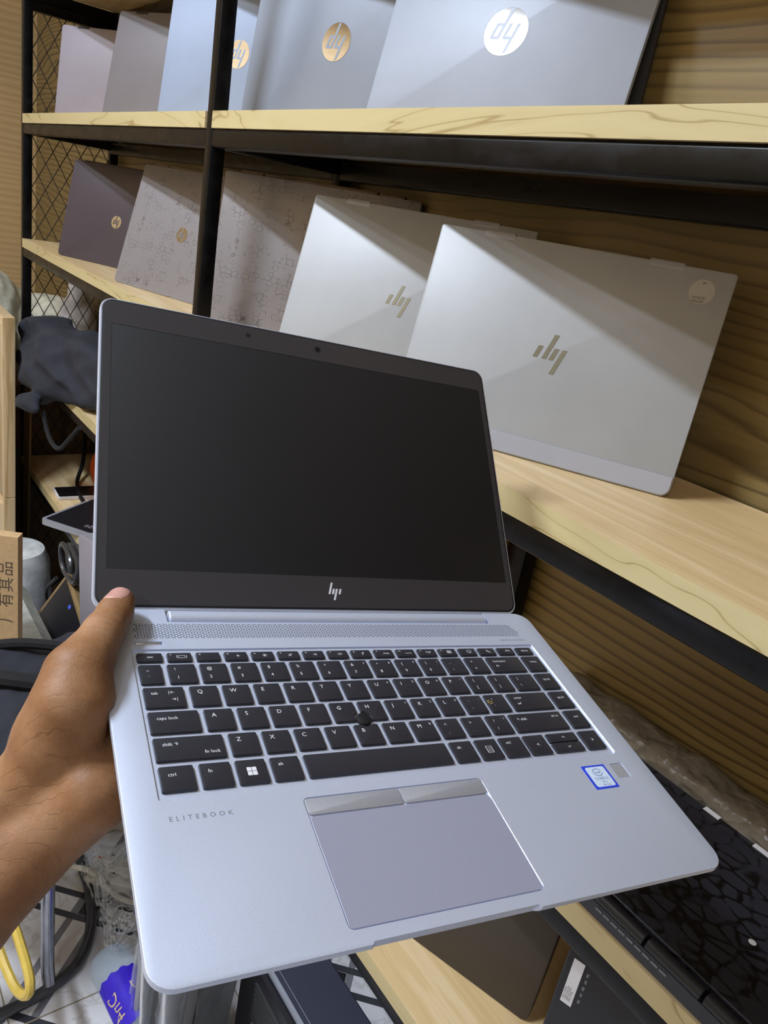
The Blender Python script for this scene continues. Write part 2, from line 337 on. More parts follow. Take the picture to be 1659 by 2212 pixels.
# ------------------------------------------------------------------ signed-distance surfaces for soft shapes
def smin(a, b, k):
    h = np.clip(0.5 + 0.5 * (b - a) / k, 0, 1); return b * (1 - h) + a * h - k * h * (1 - h)
def cone(P, a, b, ra, rb):
    a = np.array(a, float); b = np.array(b, float); ab = b - a; t = np.clip(((P - a) @ ab) / (ab @ ab), 0, 1)
    return np.linalg.norm(P - a - t[..., None] * ab, axis=-1) - (ra + (rb - ra) * t)
def nets(fn, lo, hi, st):
    lo = np.array(lo, float); n = np.ceil((np.array(hi) - lo) / st).astype(int) + 1
    if n.prod() < 1.2e6:
        g = np.stack(np.meshgrid(*[lo[i] + st * np.arange(n[i]) for i in range(3)], indexing='ij'), -1); F = fn(g)
    else:      # large grid: evaluate densely only in the blocks the surface can pass through
        B = 6; nb_ = -(-n // B); cg = np.stack(np.meshgrid(*[lo[i] + st * (B * np.arange(nb_[i]) + B / 2) for i in range(3)], indexing='ij'), -1); cF = fn(cg)
        F = np.where(cF > 0, 1.0, -1.0).repeat(B, 0).repeat(B, 1).repeat(B, 2)[:n[0], :n[1], :n[2]].copy()
        near = (np.abs(cF) < B * st * 0.87 + 6 * st).repeat(B, 0).repeat(B, 1).repeat(B, 2)[:n[0], :n[1], :n[2]]
        I0 = np.argwhere(near)
        for k0 in range(0, len(I0), 400000):
            J = I0[k0:k0 + 400000]; F[tuple(J.T)] = fn(lo + st * J)
    cor = [(i, j, k) for i in (0, 1) for j in (0, 1) for k in (0, 1)]
    def sub(c): return F[c[0]:n[0] - 1 + c[0], c[1]:n[1] - 1 + c[1], c[2]:n[2] - 1 + c[2]]
    acc = np.zeros(tuple(n - 1) + (3,)); cnt = np.zeros(tuple(n - 1))
    for a in cor:
        for ax in range(3):
            if a[ax]: continue
            b = list(a); b[ax] = 1; fa, fb = sub(a), sub(tuple(b)); cr = (fa < 0) != (fb < 0)
            t = np.where(cr, fa / np.where(cr, fa - fb, 1), 0); p = np.zeros(acc.shape)
            for q in range(3): p[..., q] = a[q]
            p[..., ax] += t; acc += p * cr[..., None]; cnt += cr
    act = cnt > 0; idx = -np.ones(cnt.shape, int); idx[act] = np.arange(act.sum())
    I = np.argwhere(act); V = lo + st * (I + acc[act] / cnt[act][:, None]); faces = []
    for ax in range(3):
        o1, o2 = [(1, 2), (2, 0), (0, 1)][ax]
        s0 = [slice(1, -1)] * 3; s0[ax] = slice(0, -1); s1 = [slice(1, -1)] * 3; s1[ax] = slice(1, None)
        fa = F[tuple(s0)] < 0; fb = F[tuple(s1)] < 0; E = np.argwhere(fa != fb)
        if len(E) == 0: continue
        dirn = fa[tuple(E.T)]; base = E.copy(); base[:, o1] += 1; base[:, o2] += 1
        def cell(d1, d2):
            c = base.copy(); c[:, o1] -= d1; c[:, o2] -= d2; return idx[tuple(c.T)]
        q = np.stack([cell(1, 1), cell(0, 1), cell(0, 0), cell(1, 0)], 1); q[~dirn] = q[~dirn][:, ::-1]; faces.append(q)
    return V, np.concatenate(faces)
def soft(name, fn, lo, hi, st, m, parent=None, mat4=None):
    V, Fc = nets(fn, lo, hi, st); me = bpy.data.meshes.new(name); me.from_pydata(V.tolist(), [], Fc.tolist()); me.update(); me.shade_smooth()
    me.materials.append(M[m]); o = bpy.data.objects.new(name, me); COL.objects.link(o)
    if parent is not None: o.parent = parent
    if mat4 is not None: o.matrix_local = mat4
    return o
def boolean_cut(o, cutters):
    for c in cutters:
        md = o.modifiers.new('b', 'BOOLEAN'); md.operation = 'DIFFERENCE'; md.object = c; md.solver = 'EXACT'
    bpy.context.view_layer.update(); dg = bpy.context.evaluated_depsgraph_get()
    me = bpy.data.meshes.new_from_object(o.evaluated_get(dg)); o.modifiers.clear(); old = o.data; o.data = me; me.name = old.name
    for c in cutters: bpy.data.objects.remove(c)
    me.shade_smooth(); me.set_sharp_from_angle(angle=R(28))
# ================================================================== THE ROOM
D = 0.53; WY = 0.80            # front plane of the shelves, back wall
ZS = {0: 0.448, 1: 0.117, 2: -0.213, 3: -0.546, 4: -0.882}
FZ = -CZ
def struct(name, f, m=None, mat4=None):
    b = MB(); f(b); o = b.build(name); o['kind'] = 'structure'; return o
struct('floor', lambda b: b.box(-3.6, 2.2, -1.5, WY, FZ - 0.05, FZ, 'floor'))
struct('wall_back', lambda b: b.box(-3.6, 2.2, WY, WY + 0.06, FZ, 1.3, 'wall'))
struct('wall_left', lambda b: b.box(-3.66, -3.6, -1.5, WY, FZ, 1.3, 'wall2'))
struct('wall_front', lambda b: b.box(-3.6, 2.2, -1.56, -1.5, FZ, 1.3, 'wall2'))
struct('ceiling', lambda b: b.box(-3.6, 2.2, -1.5, WY, 1.3, 1.35, 'white'))
def lamp(x, y, label):
    r = empty('ceiling_light', T(x, y, 1.27), label, 'lamp')
    b = MB(); b.bbox(-0.34, 0.34, -0.07, 0.07, -0.005, 0.03, 0.004, 'white'); b.build('lamp_housing', r)
    b = MB(); b.bbox(-0.31, 0.31, -0.05, 0.05, -0.024, -0.005, 0.004, 'lamp'); b.build('diffuser', r)
lamp(LAMP[0], LAMP[1], 'cool white tube lamp on the ceiling in front of the middle shelves')
# ------------------------------------------------------------------ shelving unit
unit = empty('shelving_unit', T(-1.2, D, FZ), 'black steel shelving unit with pale pine boards along the wooden wall', 'shelf')
def U(b, name, **k):
    o = b.build(name, unit); o.location = (1.2, -D, -FZ); return o
P1 = -2.564; P2 = -1.268; PR = 0.30; pw = 0.025
for x in (P1, P2, PR):
    for y in (D, WY - 0.03):
        b = MB(); b.xf = T(x, y, 0); b.loft(rect(0, 0, pw, pw, 0.003, 2), [(FZ, 0), (1.28, 0)], 'steel'); U(b, 'post')
def xbar(x0, x1, y0, y1, z0, z1, name, m='steel'):
    b = MB(); b.xf = T(x0, 0, 0) @ Matrix.Rotation(R(90), 4, 'Y'); b.loft(rect(-z1, y0, -z0, y1, 0.0035, 3), [(0, 0), (x1 - x0, 0)], m); return U(b, name)
def ybar(x0, x1, y0, y1, z0, z1, name, m='steel'):
    b = MB(); b.xf = T(0, y1, 0) @ Matrix.Rotation(R(90), 4, 'X'); b.loft(rect(x0, z0, x1, z1, 0.0035, 3), [(0, 0), (y1 - y0, 0)], m); return U(b, name)
for k, z in ZS.items():
    for x0, x1 in ((P1 + pw, P2), (P2 + pw, PR)):
        xbar(x0, x1, D + 0.001, D + 0.026, z - 0.051, z - 0.0245, 'front_rail')
        xbar(x0, x1, WY - 0.03, WY - 0.005, z - 0.060, z - 0.030, 'back_rail')
        b = MB(); b.add([(x, y, zz) for zz in (z - 0.024, z) for y in (D - 0.002, WY - 0.006) for x in (x0 + .001, x1 - .001)],
            [(0, 2, 3, 1), (4, 5, 7, 6), (2, 6, 7, 3), (0, 4, 6, 2), (1, 3, 7, 5)], 'shelf')
        b.add([(x, D - 0.002, zz) for zz in (z - 0.024, z) for x in (x0 + .001, x1 - .001)], [(0, 1, 3, 2)], 'edge')
        U(b, 'shelf_board')
    for x in (P1, P2, PR): ybar(x + 0.002, x + pw - 0.002, D + pw, WY - 0.03, z - 0.051, z - 0.0245, 'side_rail')
ybar(P1, P1 + pw, D + pw, WY - 0.03, 0.372, 0.397, 'side_rail')
# diamond mesh on the left end of the unit
b = MB(); dy, dz = 0.0385, 0.071; xm = P1 + 0.012; y0, y1 = D + pw, WY - 0.03; z0, z1 = FZ + 0.1, 0.40
sl = dz / dy
for sgn in (1, -1):
    k = -60
    while k < 60:
        # line z = zc + sgn*sl*(y - y0)
        zc = z0 + k * dz; pts = []
        ya, yb = y0, y1; za, zb = zc, zc + sgn * sl * (y1 - y0)
        lo_, hi_ = min(za, zb), max(za, zb)
        if hi_ > z0 and lo_ < z1:
            def yat(z): return y0 + (z - zc) / (sgn * sl)
            if za < z0: ya, za = yat(z0), z0
            if za > z1: ya, za = yat(z1), z1
            if zb < z0: yb, zb = yat(z0), z0
            if zb > z1: yb, zb = yat(z1), z1
            if abs(yb - ya) > 0.002: b.tube([(xm + 0.0008 * sgn, ya, za), (xm + 0.0008 * sgn, yb, zb)], 0.0013, 'wire', 5)
        k += 1
U(b, 'mesh_panel')
# ================================================================== LAPTOPS ON THE SHELVES
def bars_logo(b, cx, cy, H, z0, z1, m, flip=False):
    s = H / 12.5
    for x0, a, c in ((1.22, 4.26, 12.5), (2.6 + 1.22, 4.26, 8.04), (3.64 + 1.0, 0, 8.04), (7.75 + 0.3, 4.26, 8.04)):
        pass
    k = 0.287; wd = 1.5
    for xb, a, c in ((0.0, 4.26, 12.5), (2.62, 4.26, 8.1), (3.72, 0.0, 8.1), (7.86, 4.26, 8.1)):
        q = [(xb, a), (xb + wd, a), (xb + wd + k * (c - a), c), (xb + k * (c - a), c)]
        q = [((x - 5.3) * s, (y - 6.25) * s) for x, y in q]
        if flip: q = [(-x, -y) for x, y in q]
        b.poly([(cx + x, cy + y) for x, y in q], z0, z1, m)
def round_logo(b, cx, cy, r, z0, z1, disc, letter, flip=True):
    b.poly([(cx + r * math.cos(2 * math.pi * k / 48), cy + r * math.sin(2 * math.pi * k / 48)) for k in range(48)], z0, z1, disc)
    sk = 0.30; L = []
    L.append([(-.52, -.34), (-.36, -.34), (-.36, .97), (-.52, .85)])                 # h stem
    L.append([(-.36, .20), (-.36, .34), (-.04, .34), (.02, .28), (.02, -.34), (-.14, -.34), (-.14, .20)])
    L.append([(.14, -.97), (.30, -.97), (.30, .34), (.14, .34)])                    # p stem
    L.append([(.30, .34), (.30, .21), (.46, .21), (.46, -.21), (.30, -.21), (.30, -.34), (.56, -.34), (.62, -.28), (.62, .28), (.56, .34)])
    for q in L:
        q = [(x + sk * y, y) for x, y in q]
        q = [(x * min(1, .985 / max(1e-6, math.hypot(x, y))), y * min(1, .985 / max(1e-6, math.hypot(x, y)))) for x, y in q]
        if flip: q = [(-x, -y) for x, y in q]
        b.poly([(cx + x * r, cy + y * r) for x, y in q], z1 - 0.00003, z1 + 0.00022, letter)
def shelf_laptop(label, x, y, z, yaw, tilt, w, h, lid, base='base_dark', logo=None, lc=None, ls=0.03, disc='chrome', hinge='bronze', htype='tabs', tent=0.0, r=0.010, rt=0.0035, strip=None, group='laptops standing on the shelves', bt=0.013):
    yaw, tilt = R(yaw), R(tilt)
    e = Vector((math.cos(yaw), math.sin(yaw), 0)); nb = Vector((-math.sin(yaw), math.cos(yaw), 0))
    u = Vector((0, 0, 1)) * math.cos(tilt) + nb * math.sin(tilt); back = u.cross(e)
    m4 = Matrix(((e.x, back.x, u.x, x), (e.y, back.y, u.y, y), (e.z, back.z, u.z, z + 0.0008), (0, 0, 0, 1)))
    root = empty('laptop', m4, label, 'laptop', group)
    # lid: outline in local x (width) and z (height); build in XY then rotate so that +Z(build) -> -Y (front)
    FR = Matrix(((1, 0, 0, 0), (0, 0, -1, 0), (0, 1, 0, 0), (0, 0, 0, 1)))   # (x, y, z) -> (x, -z, y)
    b = MB(); b.xf = FR; b.loft(rect(0, 0, w, h, r, 6, rt), [(-0.0065, 0.0006), (-0.006, 0), (-0.0012, 0), (-0.0004, 0.0004), (0, 0.0014)], lid)
    if strip: b.loft(rect(0.0006, 0.0006, w - 0.0006, strip, r, 6, 0.001), [(-0.002, 0), (0.0005, 0), (0.0012, 0.0008)], 'lid_strip')
    lo = b.build('lid', root)
    # base: hangs from the hinge at the top, swung back by the tent angle
    sink = 0.02 * math.sin(tilt) + 0.001 if tent == 0 else 0.0
    hb = h - sink if tent == 0 else h - 0.004
    th = 0.0 if tent == 0 else -R(tent)
    b = MB(); b.xf = T(0, 0.0072, h) @ Matrix.Rotation(-th, 4, 'X') @ T(0, 0, -h) @ FR
    o = rect(0.0005, h - hb, w - 0.0005, h - 0.002, r, 6, rt)
    b.loft(o, [(-bt, 0.004), (-bt * 0.6, 0.0), (-0.0005, 0), (0, 0.0005)], base, mcap='base_dark'); b.build('base', root)
    b = MB(); b.xf = T(0, 0.0068, h - 0.001) @ Matrix.Rotation(R(90), 4, 'Y')
    def hb_(q):
        q.build('hinge', root); q.v.clear(); q.f.clear(); q.mi.clear(); q.mats.clear()
    if htype == 'bar':
        for a, c in ((0.03, 0.075), (0.078, w - 0.078), (w - 0.075, w - 0.03)):
            b.loft(rect(-0.006, -0.006, 0.006, 0.006, 0.0058, 5), [(a, 0.001), (a + 0.001, 0), (c - 0.001, 0), (c, 0.001)], hinge)
            hb_(b)
    elif htype == 'wide':
        b.loft(rect(-0.0045, -0.004, 0.006, 0.007, 0.004, 4), [(0.03, 0.0), (w - 0.03, 0.0)], hinge)
    else:
        for a in (0.052, w - 0.087): b.loft(rect(-0.0034, -0.0072, 0.0055, 0.004, 0.0025, 4), [(a, 0.0), (a + 0.035, 0.0)], hinge); hb_(b)
    if b.v: b.build('hinge', root)
    cx, cz = lc if lc else (w / 2, h / 2)
    if logo == 'bars':
        b = MB(); b.xf = FR; bars_logo(b, cx, cz, ls, 0.0, 0.0004, disc, True); b.build('logo', lo)
    elif logo == 'round':
        b = MB(); b.xf = FR; round_logo(b, cx, cz, ls / 2, 0.0, 0.0005, disc, lid, True); b.build('logo', lo)
    return root, FR
ZZ = ZS[1]
shelf_laptop('lilac grey laptop at the far left of the upper shelf against the mesh panel', -2.409, 0.580, ZZ, 34, 6, 0.33, 0.226, 'lid_lilac', hinge='soft_black', htype='tabs', rt=0.008)
shelf_laptop('warm grey laptop second from the left on the upper shelf', -2.009, 0.585, ZZ, 25, 11, 0.33, 0.232, 'lid_warmgrey', hinge='soft_black', htype='tabs', rt=0.008)
shelf_laptop('pale blue laptop crossing behind the black post on the upper shelf', -1.611, 0.573, ZZ, 26, 7, 0.345, 0.241, 'lid_blue', logo='round', ls=0.048)
shelf_laptop('blue grey laptop right of the post, left of the largest upper shelf laptop', -1.291, 0.595, ZZ, 19, 7, 0.345, 0.24, 'lid_bluegrey', logo='round', ls=0.053)
bigs, FRM = shelf_laptop('silver tented laptop with a barcode sticker at the right of the upper shelf', -0.946, 0.609, ZZ, 21, 13.2, 0.34, 0.24, 'lid_silver', logo='round', ls=0.055, tent=13)
b = MB(); b.xf = FRM
b.poly([(0.262, 0.019), (0.298, 0.019), (0.298, 0.0335), (0.262, 0.0335)], 0.0, 0.0004, 'paper')
xx = 0.2655; random.seed(3)
while xx < 0.293:
    ww = random.choice([0.0004, 0.0007, 0.001]); b.poly([(xx, 0.0205), (xx + ww, 0.0205), (xx + ww, 0.0262), (xx, 0.0262)], 0.0004, 0.00045, 'blackink'); xx += ww + random.choice([0.0005, 0.0008])
add_text(b, 'UUY681R8ZAY9', 0.296, 0.0318, 0.00046, 0.0044, 'blackink', rot=math.pi)
b.build('barcode_sticker', bigs.children[0])
ZZ = ZS[2]
shelf_laptop('dark plum laptop with a small round logo at the far left of the middle shelf', -2.186, 0.494 + 0.045, ZZ, 28.9, 12.4, 0.324, 0.24, 'lid_dark', logo='round', ls=0.031, disc='chrome', hinge='soft_black', htype='wide', lc=(0.172, 0.108))
shelf_laptop('grey laptop with a crazed lid left of the black post on the middle shelf', -1.752, 0.549, ZZ, 17, 15, 0.346, 0.255, 'crazed_grey', logo='round', ls=0.031, htype='bar', lc=(0.178, 0.127))
shelf_laptop('grey laptop with a worn crazed lid right of the black post on the middle shelf', -1.332, 0.584, ZZ, 30, 5, 0.37, 0.254, 'crazed_grey', htype='bar')
shelf_laptop('off white laptop with gold slashed logo and no sticker on the middle shelf', -0.984, 0.496 + 0.04, ZZ, 28.8, 16, 0.328, 0.245, 'lid_white', base='lid_strip', logo='bars', ls=0.042, disc='chromed', hinge='lid_strip', htype='tabs', lc=(0.167, 0.124))
bigw, FRM = shelf_laptop('large off white laptop with round paper sticker at the right of the middle shelf', -0.693, 0.540, ZZ, 30, 14.9, 0.320, 0.232, 'lid_white', base='lid_strip', logo='bars', ls=0.042, disc='chromed', hinge='lid_strip', htype='tabs', strip=0.022)
b = MB(); b.xf = FRM
b.poly([(0.291 + 0.0125 * math.cos(k / 32 * 6.2832), 0.209 + 0.0125 * math.sin(k / 32 * 6.2832)) for k in range(32)], 0.0, 0.0003, 'sticker_clear')
add_text(b, 'SM', 0.291, 0.2165, 0.0004, 0.0034, 'blackink', 0, 'C')
add_text(b, '2410270', 0.2895, 0.2015, 0.0004, 0.0037, 'blackink', 0, 'C'); add_text(b, '503107', 0.2895, 0.1978, 0.0004, 0.0037, 'blackink', 0, 'C')
b.build('round_sticker', bigw.children[0])
ZZ = ZS[4]
shelf_laptop('charcoal laptop leaning on the lowest shelf under the held laptop', -0.667, 0.543, ZZ, 18.8, 12, 0.33, 0.235, 'lid_charcoal', hinge='soft_black', group='laptops on the lowest shelf')
# black laptop seen from its underside, with regulatory label
lr, FRM = shelf_laptop('black laptop with a white underside label on the lowest shelf behind the rail', -0.295, 0.572, ZZ, 17.5, 2, 0.33, 0.232, 'soft_black', hinge='soft_black', group='laptops on the lowest shelf')
b = MB(); b.xf = FRM
b.poly([(0.008, 0.165), (0.020, 0.165), (0.020, 0.223), (0.008, 0.223)], 0.0, 0.0004, 'paper')
for i, tx in enumerate(('CPU: i5-8250U', 'HDD: 256G SSD', 'RAM: 8G DDR4', 'SPN: L14383')):
    add_text(b, tx, 0.0105 + 0.0023 * i, 0.170, 0.0005, 0.0026, 'blackink', rot=math.pi / 2)
b.build('paper_label', lr.children[0])
b = MB(); b.xf = FRM
for i in range(5): b.poly([(0.024 + 0.001 * (i % 2), 0.175 + 0.009 * i), (0.0265, 0.175 + 0.009 * i), (0.0265, 0.180 + 0.009 * i), (0.024, 0.1795 + 0.009 * i)], 0, 0.0003, 'print')
b.build('regulatory_marks', lr.children[0])
# ================================================================== THE HELD LAPTOP
LR = Matrix(((0.172027, -0.968054, 0.182421), (0.980924, 0.185354, 0.058583), (-0.090524, 0.168864, 0.981474)))
LT = Vector((-0.190068, 0.083485, -0.278683))
LM = Matrix.Translation(LT) @ LR.to_4x4()
K = 0.001
lap = empty('held_laptop', LM, 'open silver laptop with black screen held in the hand', 'laptop')
def LB(): b = MB(); b.xf = Matrix.Scale(K, 4); return b
b = LB()
def taper(ins): return rect(0, 0, 326, 228, 11, 8)(ins)
b.loft(taper, [(-15, 16), (-12.5, 10), (-8.5, 4.5), (-5, 1.2), (-3.2, 0), (-0.5, 0), (-0.12, 0.15), (0, 0.5)], 'silver')
body = b.build('base', lap)
def cutter(x0, y0, x1, y1, r, z, mat_, ztop=2):
    c = LB(); c.loft(rect(x0, y0, x1, y1, r, 5), [(z, 0), (ztop, 0)], mat_); return c.build('cut', lap)
cuts = [cutter(16.3, 85, 309, 191.3, 2.5, -1.1, 'tray'), cutter(86.4, 8, 196.3, 78.5, 3, -0.9, 'groove'),
        cutter(41, 215.6, 285.3, 235, 1.5, -9, 'groove'), cutter(296.3, 66.6, 307, 77.7, 0.8, -0.5, 'chamfer'),
        cutter(18.8, 194.8, 35.6, 197.9, 0.5, -0.8, 'groove')]
c = LB(); c.loft(rect(95.5, -3, 188.5, 2.2, 2.1, 4), [(-20, 0), (-1.6, 0)], 'silver'); 
cuts.append(c.build('cut', lap))
c = LB(); c.poly([(93, -2), (191, -2), (188, 1.6), (96, 1.6)], -1.7, 2, 'silver'); cuts.append(c.build('cut', lap))
bpy.context.view_layer.update()
boolean_cut(body, cuts)
# ports along the left side
b = LB()
b.box(0.55, 2.4, 96, 110, -6.2, -3.6, 'groove'); b.box(0.4, 2.4, 74, 88, -5.8, -3.6, 'groove'); b.box(0.35, 2.4, 48, 62, -5.0, -3.9, 'groove'); b.build('port', body)
# touchpad and buttons
b = LB(); b.loft(rect(87.0, 8.6, 195.7, 67.0, 2.4, 5), [(-0.9, 0), (-0.25, 0), (-0.12, 0.15)], 'pad'); b.build('touchpad', lap)
for x0, x1 in ((87.0, 141.6), (142.0, 195.7)):
    b = LB(); b.loft(rect(x0, 68.2, x1, 77.9, 1.6, 4), [(-0.9, 0), (-0.1, 0), (0.08, 0.35)], 'padbtn'); b.build('touchpad_button', lap)
b = LB(); b.loft(rect(296.8, 67.1, 306.5, 77.2, 0.6, 3), [(-0.5, 0), (-0.2, 0)], 'padbtn'); b.build('fingerprint_reader', lap)
b = LB(); b.loft(rect(19.6, 195.3, 34.8, 197.4, 0.3, 3), [(-0.8, 0), (-0.1, 0), (0.0, 0.2)], 'chamfer'); b.build('power_button', lap)
# polished rim on tray and touchpad right edges
b = LB()
b.tube([(309.2, 86.5, -0.35), (309.2, 188.5, -0.35), (308.5, 190.4, -0.35), (306.5, 191.2, -0.35)], 0.42, 'chamfer', 6)
b.tube([(196.5, 10, -0.25), (196.5, 76.2, -0.25), (195.7, 77.9, -0.25), (194, 78.5, -0.25)], 0.32, 'chamfer', 6); b.build('polished_rim', body)
# speaker grille: triangular lattice of short slots
b = LB(); a = 3.55; hh = a * 0.866
def dash(x, y, ang, L=2.1, wd=0.5):
    ca, sa = math.cos(ang), math.sin(ang); q = [(-L / 2, -wd / 2), (L / 2, -wd / 2), (L / 2, wd / 2), (-L / 2, wd / 2)]
    b.add([(x + p * ca - r_ * sa, y + p * sa + r_ * ca, 0.03) for p, r_ in q], [(0, 1, 2, 3)], 'grille')
for row in range(5):
    y = 201.2 + row * hh; off = (row % 2) * a / 2; n_ = int(286 / a)
    for i in range(n_):
        x = 19.5 + off + i * a
        if x + a > 306.5 - (row * 1.2): continue
        dash(x + a / 2, y, 0)
        if row < 4:
            dash(x + a / 4, y + hh / 2, R(60)); dash(x + 3 * a / 4, y + hh / 2, R(-60))
b.build('speaker_grille', body)
b = LB(); add_text(b, 'BANG & OLUFSEN', 306, 195.6, 0.04, 2.7, 'print', 0.0, 'R', 1.0, spacing=1.05); b.build('speaker_lettering', body)
b = LB(); add_text(b, 'ELITEBOOK', 19.4, 73.9, 0.04, 3.7, 'print', 0.0, 'L', 1.0, spacing=1.75); b.build('model_lettering', body)
# sticker
b = LB()
b.poly([(272.6, 60.3), (291.6, 60.3), (291.6, 77.9), (272.6, 77.9)], 0.0, 0.12, 'intelblue')
b.loft(rect(274.6, 61.8, 290.0, 76.6, 1.4, 4), [(0.1, 0), (0.16, 0)], 'intelpale')
ring = [(282.3 + 3.6 * math.cos(t), 72.4 + 2.6 * math.sin(t), 0.17) for t in [R(20 + k * 13) for k in range(26)]]
b.tube(ring, 0.2, 'intelink', 4)
add_text(b, 'intel', 282.3, 71.5, 0.2, 2.9, 'intelink', 0.02, 'C'); add_text(b, 'CORE i5', 282.4, 66.8, 0.2, 2.9, 'intelink', 0.02, 'C')
add_text(b, 'vPro', 283.0, 64.6, 0.2, 2.1, 'intelink', 0, 'C'); add_text(b, '8th Gen', 283.4, 62.5, 0.2, 1.9, 'intelink', 0, 'C'); b.build('processor_sticker', body)
# keys ---------------------------------------------------------------
tp = (141.3, 128.0)
def keyo(x0, y0, x1, y1, r=1.0):
    base = rect(x0, y0, x1, y1, r, 3)
    def f(ins):
        out = base(ins); rr = 5.6 + ins
        if x0 - 6 < tp[0] < x1 + 6 and y0 - 6 < tp[1] < y1 + 6 and y1 - y0 > 12:
            # walk the outline densely and push points off the pointing stick
            dense = []
            for i in range(len(out)):
                p, q = out[i], out[(i + 1) % len(out)]; L = math.hypot(q[0] - p[0], q[1] - p[1]); k_ = max(1, min(40, int(round(L0[i] / 0.5)) if len(L0) > i else 1))
                for s_ in range(k_): dense.append((p[0] + (q[0] - p[0]) * s_ / k_, p[1] + (q[1] - p[1]) * s_ / k_))
            res = []
            for px_, py_ in dense:
                d_ = math.hypot(px_ - tp[0], py_ - tp[1])
                if d_ < rr: px_, py_ = tp[0] + (px_ - tp[0]) * rr / d_, tp[1] + (py_ - tp[1]) * rr / d_
                res.append((min(max(px_, x0 + ins), x1 - ins), min(max(py_, y0 + ins), y1 - ins)))
            return res
        return out
    o0 = base(0); L0 = [math.hypot(o0[(i + 1) % len(o0)][0] - o0[i][0], o0[(i + 1) % len(o0)][1] - o0[i][1]) for i in range(len(o0))]
    return f
def key(x0, x1, y0, y1, legs):
    b = LB(); b.loft(keyo(x0, y0, x1, y1), [(-1.1, -0.15), (-0.1, 0.0), (0.35, 0.22), (0.5, 0.7)], 'key')
    for s_, dx, dy, size in legs:
        if dx >= 900: add_text(b, s_, (x0 + x1) / 2, y1 + dy, 0.53, size, 'legend', 0.0, 'C')
        elif dx < 0: add_text(b, s_, x1 + dx, y1 + dy, 0.53, size, 'legend', 0.0, 'R')
        else: add_text(b, s_, x0 + dx, y1 + dy, 0.53, size, 'legend', 0.0, 'L')
    return b
def put(b): b.build('key', lap)
C_ = 999
fn = [('esc', 0), ('f1', 1), ('f2', 2), ('f3', 3), ('f4', 4), ('f5', 5), ('f6', 6), ('f7', 7), ('f8', 8), ('f9', 9), ('f10', 10), ('f11', 11), ('f12', 12), ('', 13), ('', 14), ('', 15), ('delete', 16)]
def seg(b, pts, r=0.16): b.tube([(p[0], p[1], 0.52) for p in pts], r, 'legend', 4)
